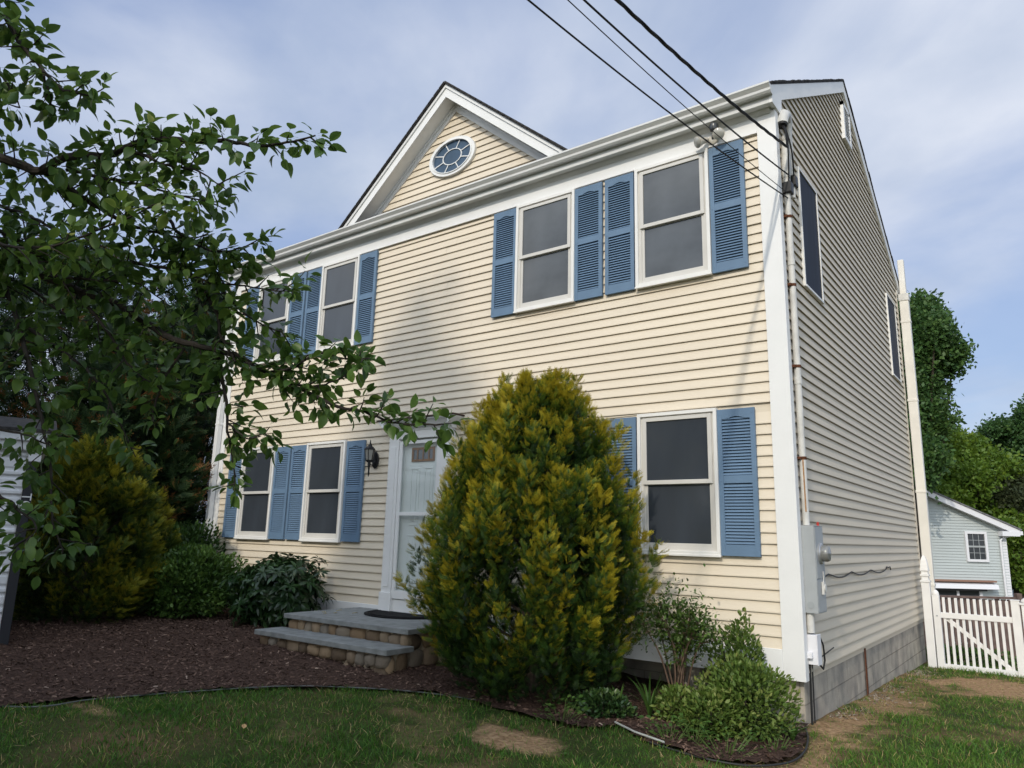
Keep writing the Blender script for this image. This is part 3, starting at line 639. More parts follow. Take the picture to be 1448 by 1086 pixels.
def raised(x0,x1,z0,z1):
    for a,b,c,d in ((x0,x1,z0,z0+.018),(x0,x1,z1-.018,z1),(x0,x0+.018,z0+.018,z1-.018),(x1-.018,x1,z0+.018,z1-.018)): mb.box(a,b,-.027,-.0205,c,d)
    mb.box(x0+.05,x1-.05,-.029,-.0205,z0+.05,z1-.05)
for x0,x1 in ((-4.86,-4.70),(-4.62,-4.46)): raised(x0,x1,1.28,2.02); raised(x0,x1,.5,1.16)
kid(mb.build('door_panels',M_DOOR,bevel=.004),door)
mb=MB(); x0,x1,z0,z1=-4.855,-4.45,2.10,2.285
mb.box(x0,x1,-.034,-.0205,z0,z0+.03); mb.box(x0,x1,-.034,-.0205,z1-.03,z1); mb.box(x0,x0+.03,-.034,-.0205,z0+.03,z1-.03); mb.box(x1-.03,x1,-.034,-.0205,z0+.03,z1-.03)
for k in (1,2,3): xm=x0+(x1-x0)*k/4; mb.box(xm-.009,xm+.009,-.033,-.0205,z0+.03,z1-.03)
kid(mb.build('door_light_frame',M_BRN),door)
mb=MB(); mb.box(x0+.02,x1-.02,-.024,-.0205,z0+.02,z1-.02); kid(mb.build('door_light_pane',M_GLD),door)
mb=MB(); mb.lathe([(.028,-.022),(.028,-.034),(.012,-.036),(.012,-.06),(.028,-.065),(.032,-.08),(.02,-.092)],(-4.40,0,1.2),14,'y'); kid(mb.build('door_knob',mat('brass',(.5,.36,.12),.3,.5,1)),door)
mb=MB(); a,b=-5.035,-4.305; y0,y1=-.088,-.066
mb.box(a,a+.055,y0,y1,.36,2.375); mb.box(b-.055,b,y0,y1,.36,2.375); mb.box(a+.055,b-.055,y0,y1,.36,.46); mb.box(a+.055,b-.055,y0,y1,2.33,2.375); mb.box(a+.055,b-.055,y0,y1,1.40,1.445)
sdoor=hb(mb,'storm_door',M_WHT,bevel=.003)
for z0,z1 in ((.46,1.40),(1.445,2.33)):
    mb=MB(); mb.poly([(a+.055,-.077,z0),(b-.055,-.077,z0),(b-.055,-.077,z1),(a+.055,-.077,z1)]); kid(mb.build('storm_pane',M_CLR),sdoor)
mb=MB(); mb.box(b-.05,b-.015,-.098,-.0885,1.27,1.42); mb.bar((b-.033,-.115,1.36),(b-.13,-.115,1.36),.012,.018); mb.bar((b-.033,-.10,1.36),(b-.033,-.118,1.36),.012,.018); kid(mb.build('storm_handle',M_BLK),sdoor)

# ------------------------------------------------------------------ things fixed to or standing by the house
# wall lantern
lan=empty('wall_lantern',(-5.54,-.025,2.15),'black coach style wall lantern mounted left of the front door','lantern')
lx,ly=0,-.125
mb=MB(); mb.lathe([(.03,-.004),(.06,-.006),(.062,-.018),(.045,-.03)],(0,0,0.0),16,'y'); mb.v=[Vector((v.x,v.y,v.z*1.9)) for v in mb.v]; mb.build('back_plate',M_BLK,lan,smooth=True)
mb=MB(); mb.tube([(0,-.02,-.02),(0,-.07,-.075),(0,-.115,-.06),(0,-.125,-.02)],.009,8); mb.lathe([(.004,-.235),(.010,-.21),(.013,-.12),(.022,-.06),(.014,-.03)],(lx,ly,0),10); mb.build('bracket',M_BLK,lan,smooth=True)
mb=MB(); mb.lathe([(.03,-.04),(.048,-.02),(.05,-.01)],(lx,ly,0),6); mb.lathe([(.075,.13),(.078,.14),(.045,.175),(.03,.18),(.028,.195),(.018,.205),(.01,.215),(.014,.225),(.008,.24),(.003,.27)],(lx,ly,0),6)
for k in range(6):
    a=math.pi*2*k/6; mb.bar((lx+.048*math.cos(a),ly+.048*math.sin(a),-.012),(lx+.072*math.cos(a),ly+.072*math.sin(a),.132),.008,.008)
mb.build('cage',M_BLK,lan)
mb=MB(); mb.lathe([(.044,-.008),(.067,.13)],(lx,ly,0),6); mb.build('lantern_glass',mat('bevelled_glass',(.34,.33,.30),.15,.6),lan)

# floodlights under the frieze
fl=empty('floodlight',(-.62,-.036,5.36),'twin head floodlight with motion sensor above the blue shutter','floodlight')
M_FL=mat('floodlight_body',(.60,.56,.48),.35,.5); M_BULB=mat('bulb_glass',(.45,.44,.40),.12,.8)
mb=MB(); mb.lathe([(.055,0),(.055,-.02),(.04,-.03)],(0,0,0),18,'y'); mb.build('mount_plate',M_FL,fl,smooth=True)
def head(cx,cz,dx,dzz,m):
    d=Vector((dx,-1,dzz)).normalized(); c=Vector((cx,-.07,cz)); q=d.to_track_quat('Z','Y').to_matrix().to_4x4()
    mb=MB(); mb.M=Matrix.Translation(c)@q; mb.lathe([(.018,-.05),(.03,-.03),(.034,.02),(.055,.075),(.062,.09),(.058,.092)],(0,0,0),18); h=mb.build('lamp_head',M_FL,fl,smooth=True)
    mb=MB(); mb.M=Matrix.Translation(c)@q; mb.lathe([(.055,.0925),(.045,.10),(.02,.106),(.004,.107)],(0,0,0),18); o=mb.build('bulb',m,h,smooth=True)
head(-.075,-.01,-.75,-.55,M_BULB); head(.085,.015,.35,-.6,M_BULB)
mb=MB(); mb.tube([(0,-.02,.0),(.03,-.06,.05)],.012,8); mb.lathe([(.02,0),(.042,.012),(.05,.04),(.045,.075),(.02,.092),(.004,.095)],(.045,-.095,.045),16); mb.build('motion_sensor',mat('smoked_plastic',(.05,.055,.06),.25,.5),fl,smooth=True)

# service mast, meter box, conduit
con=empty('service_conduit',(.06,.14,1.36),'weathered electrical conduit with rusty straps up the side wall corner','conduit')
CX,CY=.062,.145
mb=MB(); mb.tube([(0,0,-.02),(0,0,3.72)],.031,14); mb.tube([(0,0,1.30),(0,0,1.37)],.036,14); mb.tube([(0,0,2.50),(0,0,2.56)],.036,14); mb.tube([(0,0,3.36),(0,0,3.43)],.036,14); mb.build('pipe',M_PVC,con,smooth=True)
for z in (.58,1.46,2.28,3.0):
    mb=MB(); mb.tube([(0,0,z),(0,0,z+.028)],.035,14); mb.box(-.062,.0,-.055,.055,z+.002,z+.026); mb.build('strap',M_RUST,con)
mb=MB(); mb.bar((.012,-.029,.1),(.010,-.029,.58),.012,.006,(0,1,0)); mb.build('rust_stain',mat('rust_streak',(.36,.20,.10),.7,.2,var=.3,vscale=30),con)
# tapered sleeve, gooseneck pipe and hood
mb=MB(); mb.tube([(.0,.0,3.44),(0,0,3.52),(.0,.02,3.78),(.0,.03,3.86)],[.036,.046,.040,.028],12); mb.lathe([(.02,3.86),(.032,3.88),(.034,3.91),(.02,3.935)],(0,.03,0),12); mb.build('sleeve',M_PVC,con,smooth=True)
mb=MB(); mb.tube([(.0,.20,3.30),(.0,.20,4.02),(.0,.195,4.08)],[.028,.028,.03],12); mb.build('riser_pipe',M_PVC,con,smooth=True)
mb=MB(); pts=[(0,.205,4.06),(.0,.19,4.15),(.0,.11,4.20),(.0,.02,4.16),(.0,-.03,4.08),(0,-.045,4.02)]
mb.tube(pts,[.03,.042,.054,.060,.060,.058],14); mb.build('weatherhead',M_PVC,con,smooth=True)
mb=MB(); mb.tube([(.0,-.046,4.016),(.0,-.050,4.0)],[.052,.05],14); mb.build('weatherhead_throat',M_BLK,con)
mb=MB(); mb.box(-.05,.055,-.055,.05,3.26,3.38); mb.build('cable_clamp',M_BLK,con,bevel=.01)
mb=MB(); mb.box(-.05,.05,.15,.25,3.42,3.54); mb.build('cable_clamp',M_BLK,con,bevel=.01)
for pts in ([(.01,-.05,4.01),(.05,-.12,3.88),(.05,-.10,3.72)],[(.02,-.04,4.01),(.06,.02,3.75),(.03,.17,3.50)],[(.0,-.06,4.01),(.055,-.09,3.8),(.03,-.03,3.36)]):
    mb=MB(); mb.tube(spline0(pts,6),.009,6); mb.build('service_wire',M_RUB,con)
mb=MB(); mb.tube([(-.045,.055,3.2),(-.04,.06,1.8),(-.042,.055,.9),(-.043,.06,.02)],.006,6); mb.tube([(-.045,.075,3.2),(-.046,.08,1.6),(-.044,.075,.02)],.005,6); mb.build('thin_wires',M_RUB,con)

box_=empty('electric_meter',(.026,.075,.57),'gray electric meter cabinet on the side wall beside the corner','meter box')
mb=MB(); mb.box(0,.112,0,.285,0,.765); mb.box(.112,.118,-.003,.288,.76,.768); cab=mb.build('cabinet',M_GRY,box_,bevel=.006)
mb=MB(); mb.box(.1125,.119,.008,.277,.30,.755); mb.box(.1125,.116,.008,.277,.01,.29); mb.build('cover',M_GRY,box_,bevel=.003)
mb=MB(); mb.lathe([(.092,.119),(.094,.132),(.086,.140)],(0,.15,.52),24,'x'); mb.build('meter_ring',mat('galvanised',(.5,.5,.5),.35,.5,.7),box_,smooth=True)
mb=MB(); mb.lathe([(.072,.1405),(.074,.18),(.066,.198),(.03,.204)],(0,.15,.52),24,'x'); mb.build('meter_dome',mat('meter_glass',(.20,.20,.19),.06,.9),box_,smooth=True)
mb=MB(); mb.box(.1195,.14,.13,.19,.16,.27); mb.lathe([(.033,.1405),(.033,.15)],(0,.16,.215),14,'x'); mb.tube([(.13,.16,.27),(.132,.165,.32),(.13,.16,.36)],.005,6); mb.build('lock_tag',M_PVC,box_)
mb=MB(); mb.lathe([(.032,0),(.032,-.002)],(.05,0,.07),16,'y'); mb.v=[Vector((v.x,v.y-.001,v.z)) for v in mb.v]; mb.build('knockout',mat('knockout_gray',(.32,.34,.35),.5,.3),box_)
mb=MB(); mb.lathe([(.012,.768),(.012,.80),(.003,.805)],(.09,.24,0),10); mb.build('red_seal',mat('red_plastic',(.45,.04,.03),.4,.4),box_)
lc=empty('lower_conduit',(.05,.13,-.1),'short gray conduit with white junction box under the meter cabinet','conduit')
mb=MB(); mb.tube([(0,0,.669),(0,0,.50)],.034,12); mb.build('pipe',M_PVC,lc,smooth=True)
mb=MB(); mb.tube([(-.02,.1,.66),(-.02,.105,.42),(-.03,.09,.2),(-.03,.07,-.42)],.007,6); mb.tube([(0,.06,.66),(.0,.075,.5),(-.02,.07,.36)],.009,6); mb.tube([(-.025,-.0,.24),(-.03,-.005,-.1),(-.035,-.0,-.45)],.011,6); mb.build('dark_wires',M_EDGE,lc)
mb=MB(); mb.box(-.035,.055,-.045,.07,.235,.485); mb.box(.055,.0615,-.05,.075,.23,.49); mb.box(-.036,.02,-.085,-.045,.29,.34); mb.build('junction_box',M_NTRM,lc,bevel=.004)
mb=MB(); pts=[(.0,.08+.0,.42),(.03,.14,.47),(.04,.22,.38),(.035,.27,.24),(.03,.22,.17),(.02,.16,.21)]; mb.tube(pts,.008,8); mb.tube([(.0,.07,.245),(.01,.35,.275),(.012,.7,.305)],.006,6); mb.build('loose_cable',M_EDGE,lc)
mb=MB(); pts=[]
for k in range(61):
    t=k/60; y=.45+t*3.6; zz=.885-.045*abs(math.sin(math.pi*(y-.94)/1.0)) if y>.5 else .86
    pts.append((.033+.003*math.sin(t*9), y, zz+(.02 if y>3.9 else 0)))
pts+=[(.033,4.16,.90),(.033,4.2,.86)]
mb.tube(pts,.007,6); tag(mb.build('wall_cable',M_EDGE),'slack dark cable looping along the side wall siding past the meter','cable')

# tall white vent pipe at the rear corner
vp=empty('vent_pipe',(.115,6.98,-.55),'tall white vent pipe standing at the rear corner of house','pipe')
mb=MB(); mb.box(-.075,.07,-.06,.06,0.2,5.95); mb.build('lower_duct',M_PVCW,vp,bevel=.012)
mb=MB(); mb.box(-.085,.08,-.07,.07,5.95,6.08); mb.build('collar',M_PVC,vp,bevel=.01)
mb=MB(); 
for z in (5.55,4.15,2.6,1.1):
    mb=MB(); mb.box(-.082,.077,-.067,.067,z,z+.045); mb.build('joint_ring',M_PVCW,vp,bevel=.006)
mb=MB(); mb.box(-.055,.045,-.05,.05,6.08,6.72); mb.build('upper_pipe',M_PVCW,vp,bevel=.012)

# entry steps
GSTEP=-.13
st=empty('entry_steps',(-4.62,-.7,GSTEP),'two bluestone entry steps with fieldstone risers before the front door','steps')
def stp(mb,name,m,**k):
    o=mb.build(name,m,**k); o.parent=st; o.matrix_parent_inverse=Matrix.Translation((4.62,.7,-GSTEP)); return o
LX0,LX1,LY=-5.66,-3.58,-1.24
mb=MB(); mb.box(LX0,LX1,LY,-.036,.15,.203); stp(mb,'landing_slab',M_BLUS,bevel=.006)
mb=MB(); TX0,TX1,TY=-5.74,-3.54,-1.57
mb.box(TX0,TX1,TY,LY+.06,-.017,.038); stp(mb,'tread_slab',M_BLUS,bevel=.006)
mb=MB(); mb.box(LX0+.07,LX1-.07,LY+.08,-.04,-.4,.149); mb.box(TX0+.07,TX1-.07,TY+.08,LY+.0,-.4,-.018); stp(mb,'mortar_core',M_MORT)
def stones(x0,x1,z0,z1,plane,axis):
    P=[]; x=x0
    while x<x1-.03:
        wdt=min(random.uniform(.11,.26),x1-x); 
        if x1-x-wdt<.08: wdt=x1-x
        P.append((x,x+wdt,z0+random.uniform(0,.012),z1-random.uniform(0,.01))); x+=wdt
    return P
# rounded stone template (subdivided superellipsoid)
def stone_mesh():
    V=[];F=[];n=10;m=7
    for i in range(m+1):
        th=math.pi*i/m-math.pi/2
        for j in range(n):
            ph=2*math.pi*j/n
            c=lambda t:math.copysign(abs(math.cos(t))**.75,math.cos(t)); s_=lambda t:math.copysign(abs(math.sin(t))**.75,math.sin(t))
            V.append((c(th)*c(ph)*.5,c(th)*s_(ph)*.5,s_(th)*.5))
    for i in range(m):
        for j in range(n): F.append((i*n+j,i*n+(j+1)%n,(i+1)*n+(j+1)%n,(i+1)*n+j))
    return np.array(V),F
SV,SF=stone_mesh(); VV=[];FF=[];TT=[];off=0
def put_stone(c,size):
    global off
    jit=SV*(1+.17*np.sin(SV@rng.normal(size=(3,3))*4+rng.uniform(0,6,3)))
    a=rng.uniform(-.12,.12)
    VV.append(jit*np.array(size)+np.array(c)); FF.extend([tuple(i+off for i in f) for f in SF]); TT.append(np.full(len(SV),rng.random())); off+=len(SV)
for z0,z1,x0,x1,y in ((.0,.148,LX0+.045,LX1-.045,LY+.085),(-.26,-.02,TX0+.045,TX1-.045,TY+.085)):
    for a,b,c,d in stones(x0,x1,max(z0,-.16),z1,0,0): put_stone(((a+b)/2,y,(c+d)/2),((b-a)*1.04,.13,(d-c)*1.10))
    for a,b,c,d in stones(x0,x1,z0-.14,max(z0,-.16)+.0,0,0): put_stone(((a+b)/2,y,(c+d)/2),((b-a)*1.04,.13,(d-c)*1.10))
for a,b,c,d in stones(LY+.06,-.06,-.02,.148,0,0): put_stone((LX1-.085,(a+b)/2,(c+d)/2),(.10,(b-a),(d-c)*1.04))
for a,b,c,d in stones(LY+.06,-.06,-.24,-.01,0,0): put_stone((LX1-.085,(a+b)/2,(c+d)/2),(.13,(b-a)*1.05,(d-c)*1.06))
for a,b,c,d in stones(TY+.06,LY+.05,-.24,-.02,0,0): put_stone((TX1-.085,(a+b)/2,(c+d)/2),(.10,(b-a),(d-c)*1.04))
o=np_mesh('stone_riser',np.concatenate(VV),[i for f in FF for i in f],[len(f) for f in FF],M_STONE,None,True,{'tint':np.concatenate(TT)}); o.parent=st; o.matrix_parent_inverse=Matrix.Translation((4.62,.7,-GSTEP))
# doormat
mb=MB(); n=24; mx_,my_=-4.60,-.20
pts=[(mx_+.56*math.cos(math.pi+math.pi*k/n),my_+.52*math.sin(math.pi+math.pi*k/n),.2045) for k in range(n+1)]
mb.prism(pts,(0,0,.012)); 
for r_ in (.93,.86): mb.tube([(mx_+.56*r_*math.cos(math.pi+math.pi*k/n),my_-.012+.5*r_*math.sin(math.pi+math.pi*k/n),.217) for k in range(n+1)],.006,6)
tag(mb.build('doormat',M_MAT),'black half round rubber doormat lying on the landing','doormat')
# twigs on the landing
M_TWG=mat('straw_twig',(.42,.36,.22),.7,.2)
for k in range(5):
    mb=MB(); x,y,a=-5.35+random.uniform(-.12,.30),-.75+random.uniform(-.25,.25),random.uniform(0,3.1); l=random.uniform(.06,.13)
    mb.tube([(x,y,.207),(x+l*.5*math.cos(a),y+l*.5*math.sin(a),.213),(x+l*math.cos(a+.4),y+l*math.sin(a+.4),.207)],.004,5)
    tag(mb.build('dry_twig',M_TWG),'pale dry twig lying on the left of the bluestone landing','twig','dry twigs on the landing')

# overhead cables to the house
def cable(name,E,pix,r,label,twist=False,t=4.75):
    """hangs from E on the house through the surveyed point toward a pole across the street"""
    E=np.array(E); Spt=at(pix[0],pix[1],t); h=np.linalg.norm((Spt-E)[:2]); d=(Spt-E)/h; Lp=19.; mb=MB(); pts=[]
    zp=E[2]+1.3; dz1=Spt[2]-E[2]; q=((zp-E[2])-dz1*Lp/h)/(Lp*Lp-Lp*h); p=(dz1-q*h*h)/h
    n=60 if not twist else 400
    for k in range(n+1):
        s=Lp*k/n; pts.append(np.array([E[0]+d[0]*s,E[1]+d[1]*s,E[2]+p*s+q*s*s]))
    far=pts[-1]
    if twist:
        D=(far-E)/np.linalg.norm(far-E); a=np.cross(D,[0,0,1.]); a/=np.linalg.norm(a); b=np.cross(D,a)
        for ph in (0,2.1,4.2):
            mb.tube([p+(a*math.cos(k*.42+ph)+b*math.sin(k*.42+ph))*r*1.1 for k,p in enumerate(pts)],r,6)
    else: mb.tube(pts,r,6)
    return tag(mb.build(name,M_RUB,smooth=True),label,'cable','overhead cables to the house')
cable('power_cable',(.115,.04,5.08),(873,0),.0068,'thick twisted black overhead cable ending at the weatherhead',True,4.65)
cable('power_cable',(.10,.10,4.80),(826,0),.007,'black overhead cable second from the twisted one, ending at the clamp',False,4.45)
cable('power_cable',(.07,.10,4.62),(803,0),.0036,'thinnest overhead cable crossing the frieze below the clamp',False,4.35)
cable('power_cable',(.07,.12,4.57),(747,0),.006,'leftmost overhead cable crossing the blue shutter near the corner',False,4.2)

# ================================================================== PLANTS
def spline(P,n):
    P=np.asarray(P,float); m=len(P); out=[]
    for i in range(m-1):
        p0=P[max(i-1,0)];p1=P[i];p2=P[i+1];p3=P[min(i+2,m-1)]
        for k in range(n):
            t=k/n; out.append(.5*((2*p1)+(-p0+p2)*t+(2*p0-5*p1+4*p2-p3)*t*t+(-p0+3*p1-3*p2+p3)*t**3))
    out.append(P[-1]); return np.array(out)

# ---- leaf templates: long axis +y, normal +z
def leaf_tmpl(w=.30,fold=.12,droop=.18,pet=.25,n=5,tip=.9):
    V=[];F=[];T=[]
    for i in range(n+1):
        t=i/n; hw=w*(math.sin(math.pi*t**tip)**.8 if 0<t<1 else 0.004)
        y=pet+t; z=-droop*t*t
        V+=[(-hw,y,z+fold*hw/w*.6),(0,y,z),(hw,y,z+fold*hw/w*.6)]; T+=[.04,-.05,.04]
    for i in range(n):
        a=3*i; F+=[(a,a+1,a+4,a+3),(a+1,a+2,a+5,a+4)]
    if pet:
        k=len(V); V+=[(-.012,0,.03),(.012,0,.03),(.012,pet+.02,0),(-.012,pet+.02,0)]; T+=[.2]*4; F.append((k,k+1,k+2,k+3))
    return V,F,T
# flat conifer spray: rachis with alternate branchlets
def spray_tmpl(n=7,spread=.40,curve=.15,seed=0):
    r=np.random.default_rng(seed); V=[];F=[];T=[]
    def strip(p,d,l,w,t0,t1):
        d=np.array(d)/np.linalg.norm(d); x=np.cross(d,[0,0,1.]); x/=np.linalg.norm(x); k=len(V)
        for s,ww in ((0,w*.8),(.55,w),(1,w*.15)):
            c=p+d*l*s+np.array([0,0,-curve*.4*(l*s)**2]); V.extend([tuple(c-x*ww),tuple(c+x*ww)]); T.extend([t0+(t1-t0)*s]*2)
        F.extend([(k,k+1,k+3,k+2),(k+2,k+3,k+5,k+4)])
    for i in range(n):
        t=(i+.6)/n; base=np.array([0,t*.8,curve*math.sin(t*2)])
        l=spread*(1-.55*t)*r.uniform(.8,1.15)
        for sg in (-1,1):
            strip(base,(sg*.75,.9,r.uniform(-.25,.35)),l,.026,-.12+.3*t,.10+.3*t)
            if i<n-2: strip(base+np.array([sg*.35*l,.42*l,0.]),(sg*1.1,.35,r.uniform(-.2,.3)),l*.5,.021,-.05+.3*t,.12+.3*t)
    strip(np.array([0,0,0.]),(0,1,.1),1.0,.024,-.2,.3)
    return V,F,T
SPRAYS=[spray_tmpl(6,.34,.15,1),spray_tmpl(7,.28,.3,2),spray_tmpl(6,.38,.0,3)]

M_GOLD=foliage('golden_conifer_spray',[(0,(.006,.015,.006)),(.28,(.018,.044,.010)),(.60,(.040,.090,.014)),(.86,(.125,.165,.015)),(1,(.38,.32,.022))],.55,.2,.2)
M_GOLDS=foliage('olive_conifer_spray',[(0,(.006,.015,.006)),(.35,(.018,.042,.009)),(.64,(.042,.078,.011)),(.90,(.115,.14,.013)),(1,(.25,.24,.02))],.55,.2,.2)
M_EVER=foliage('dark_evergreen_spray',[(0,(.004,.009,.006)),(.4,(.011,.028,.012)),(.75,(.024,.052,.016)),(.96,(.035,.065,.018)),(1,(.15,.07,.022))],.6,.2,.15)
M_YEW =foliage('green_shrub_leaf',[(0,(.008,.020,.007)),(.4,(.026,.062,.014)),(.75,(.060,.125,.022)),(1,(.12,.20,.04))],.45,.3,.22)
M_RHO =foliage('rhododendron_leaf',[(0,(.006,.016,.008)),(.45,(.016,.042,.014)),(.8,(.036,.080,.022)),(1,(.08,.13,.035))],.35,.45,.15)
M_AZA =foliage('corner_shrub_leaf',[(0,(.018,.036,.010)),(.4,(.058,.108,.022)),(.75,(.115,.185,.034)),(1,(.22,.25,.07))],.5,.3,.25)
M_PEAR=foliage('pear_tree_leaf',[(0,(.024,.056,.016)),(.4,(.056,.118,.024)),(.75,(.105,.185,.034)),(.92,(.17,.25,.05)),(1,(.32,.37,.10))],.42,.4,.38)
M_WEED=foliage('weed_leaf',[(0,(.02,.05,.01)),(.5,(.06,.13,.025)),(1,(.15,.24,.06))],.45,.35,.3)
M_TREE=foliage('deciduous_leaf',[(0,(.016,.040,.014)),(.45,(.042,.098,.028)),(.8,(.085,.155,.035)),(1,(.14,.22,.05))],.5,.3,.25)
M_TREY=foliage('bright_deciduous_leaf',[(0,(.03,.06,.010)),(.45,(.080,.15,.018)),(.8,(.15,.22,.024)),(1,(.24,.30,.04))],.5,.3,.25)
M_OLIV=foliage('olive_brush_leaf',[(0,(.016,.024,.012)),(.5,(.045,.060,.026)),(1,(.09,.105,.04))],.6,.2,.2)

def conifer(name,label,cat,c,z0,ztop,prof,N,size,m,squash=(1,1),lobes=9,ymax=None,gold=.35,seed=1,trunk=True,up=.75,twist=0,lean=(0,0),browns=0,low_gap=0,tips=0,plumes=150,plen=1.0,pr=.13,outw=.42,gaps=1.0,spikes=0):
    """bush of flat sprays; prof: [(height fraction, radius)]"""
    r=np.random.default_rng(seed); root=empty(name,(c[0],c[1],z0),label,cat)
    hs=np.array([p[0] for p in prof]); rs=np.array([p[1] for p in prof]); H=ztop-z0
    K=plumes; a=r.uniform(0,2*math.pi,K); zb=r.beta(1.1,1.35,K)*.90; rad=np.interp(zb,hs,rs)
    L_=r.uniform(.30,.62,K)*np.clip(1.25-zb*.75,.4,1.2)*plen; hue=r.normal(size=K)*.10; fat=r.uniform(.75,1.25,K)
    if spikes: L_[:spikes]*=1.55; fat[:spikes]*=.72; hue[:spikes]+=.07
    out=np.stack([np.cos(a),np.sin(a),np.zeros(K)],1)
    B=out*(rad*r.uniform(.55,.90,K))[:,None]; B[:,2]=zb*H
    D=out*(outw-.28*zb)[:,None].clip(.03,1)+np.array([0,0,1.])*up+r.normal(size=(K,3))*.16; D/=np.linalg.norm(D,axis=1,keepdims=True)
    nin=int(N*.16); k=r.integers(0,K,N-nin); t=r.beta(1.25,1.1,N-nin); ph=r.uniform(0,2*math.pi,N-nin)
    rp=pr*fat[k]*np.sin(math.pi*(.18+.80*t))**.7*np.sqrt(r.uniform(.05,1,N-nin))
    X_=np.cross(D,[.3,.1,.9]); X_/=np.linalg.norm(X_,axis=1,keepdims=True); Y_=np.cross(D,X_)
    off=X_[k]*np.cos(ph)[:,None]+Y_[k]*np.sin(ph)[:,None]
    P=B[k]+D[k]*(L_[k]*t)[:,None]+off*rp[:,None]
    d=D[k]*(.75+.3*t)[:,None]+off*.62+r.normal(size=P.shape)*.16
    n=off*.9+r.normal(size=P.shape)*.5
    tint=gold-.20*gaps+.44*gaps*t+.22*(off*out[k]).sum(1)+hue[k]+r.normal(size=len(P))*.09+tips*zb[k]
    # thin dark inner foliage between the plumes
    zi=r.beta(1.1,1.3,nin); ai=r.uniform(0,2*math.pi,nin); oi=np.stack([np.cos(ai),np.sin(ai),np.zeros(nin)],1); ri=np.interp(zi,hs,rs)*r.uniform(.35,.86,nin)
    Pi=oi*ri[:,None]; Pi[:,2]=zi*H*.96
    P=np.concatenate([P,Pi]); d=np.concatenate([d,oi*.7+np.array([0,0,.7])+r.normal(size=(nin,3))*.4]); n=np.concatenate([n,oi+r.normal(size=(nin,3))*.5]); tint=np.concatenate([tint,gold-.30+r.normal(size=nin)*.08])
    z=np.clip(P[:,2]/H,0,1); P=P+np.stack([lean[0]*z,lean[1]*z,z*0],1); P[:,0]*=squash[0]; P[:,1]*=squash[1]
    keep=np.ones(len(P),bool)
    if low_gap:
        aa=np.arctan2(P[:,1],P[:,0]); keep=~((z<.48)&(np.sin(aa*5+z*9)+np.sin(aa*11-z*17)+r.normal(size=len(P))*.4>2-low_gap*1.4))
    if ymax is not None: keep&=(P[:,1]+c[1]<ymax)
    keep&=P[:,2]>-.02
    if browns:
        bq=(r.random(len(P))<browns*np.clip(np.sin(np.arctan2(P[:,1],P[:,0])*3+z*6)+.3,0,1.2)); tint[bq]=r.uniform(.85,1.15,bq.sum())
    k=np.where(keep)[0]
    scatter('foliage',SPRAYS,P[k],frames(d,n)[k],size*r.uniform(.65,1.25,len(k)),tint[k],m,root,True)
    if trunk:
        mb=MB(); mb.tube([(0,0,-.1),(lean[0]*.4,lean[1]*.4,H*.45),(lean[0]*.85,lean[1]*.85,H*.85)],[.07,.05,.012],8)
        for k in range(26):
            t=r.uniform(.03,.75); aa=r.uniform(0,6.3); rr_=float(np.interp(t,hs,rs))*.72
            p=(lean[0]*t*.9,lean[1]*t*.9,H*t*.85); mb.tube([p,(math.cos(aa)*rr_*.5,math.sin(aa)*rr_*.5,H*t+.12),(math.cos(aa)*rr_,math.sin(aa)*rr_*(.8),H*t+.42)],[.018,.012,.005],5)
        mb.build('trunk',M_BARK,root)
    return root

# the big golden conifer in front of the right-hand windows
conifer('golden_conifer','large golden green conifer bush standing right of the entry steps','conifer',(-2.22,-.95),-.30,2.84,
    [(0,.74),(.06,.90),(.16,1.02),(.28,1.09),(.42,1.07),(.56,.92),(.70,.70),(.82,.46),(.91,.27),(1,.06)],44000,.104,M_GOLD,ymax=-.06,gold=.44,seed=3,low_gap=.5,tips=.12,up=1.0,plumes=400,pr=.088,plen=1.15,outw=.30,gaps=1.45,spikes=70)
conifer('golden_conifer','dark olive golden conifer beside the white shed, left of the round shrub','conifer',(-8.75,-2.2),-.1,2.35,
    [(0,.75),(.1,.92),(.3,1.02),(.5,.86),(.7,.60),(.85,.36),(1,.05)],19000,.125,M_GOLDS,gold=.56,seed=5,up=.85,plumes=190)
for i,(x,y,h,rad,lab) in enumerate([(-11.3,.6,6.3,1.7,'tall dark evergreen touching the left corner of the house'),(-12.6,-1.4,6.9,1.9,'tallest dark evergreen behind the golden conifer, with brown dead sprays'),
     (-13.4,-4.2,6.2,1.9,'dark evergreen rising above the white shed'),(-10.9,-1.0,3.9,1.35,'shorter dark evergreen with brown sprays behind the round shrub'),(-15.5,-6.8,6.6,2.2,'dark evergreen at the left edge behind the white shed')]):
    conifer('evergreen_tree',lab,'evergreen',(x,y),-.2,h,[(0,rad*.9),(.2,rad),(.45,rad*.85),(.7,rad*.58),(.88,rad*.28),(1,.05)],9000,.30,M_EVER,gold=.38,seed=11+i,up=.45,browns=.008,plumes=170,plen=1.9,pr=.34)

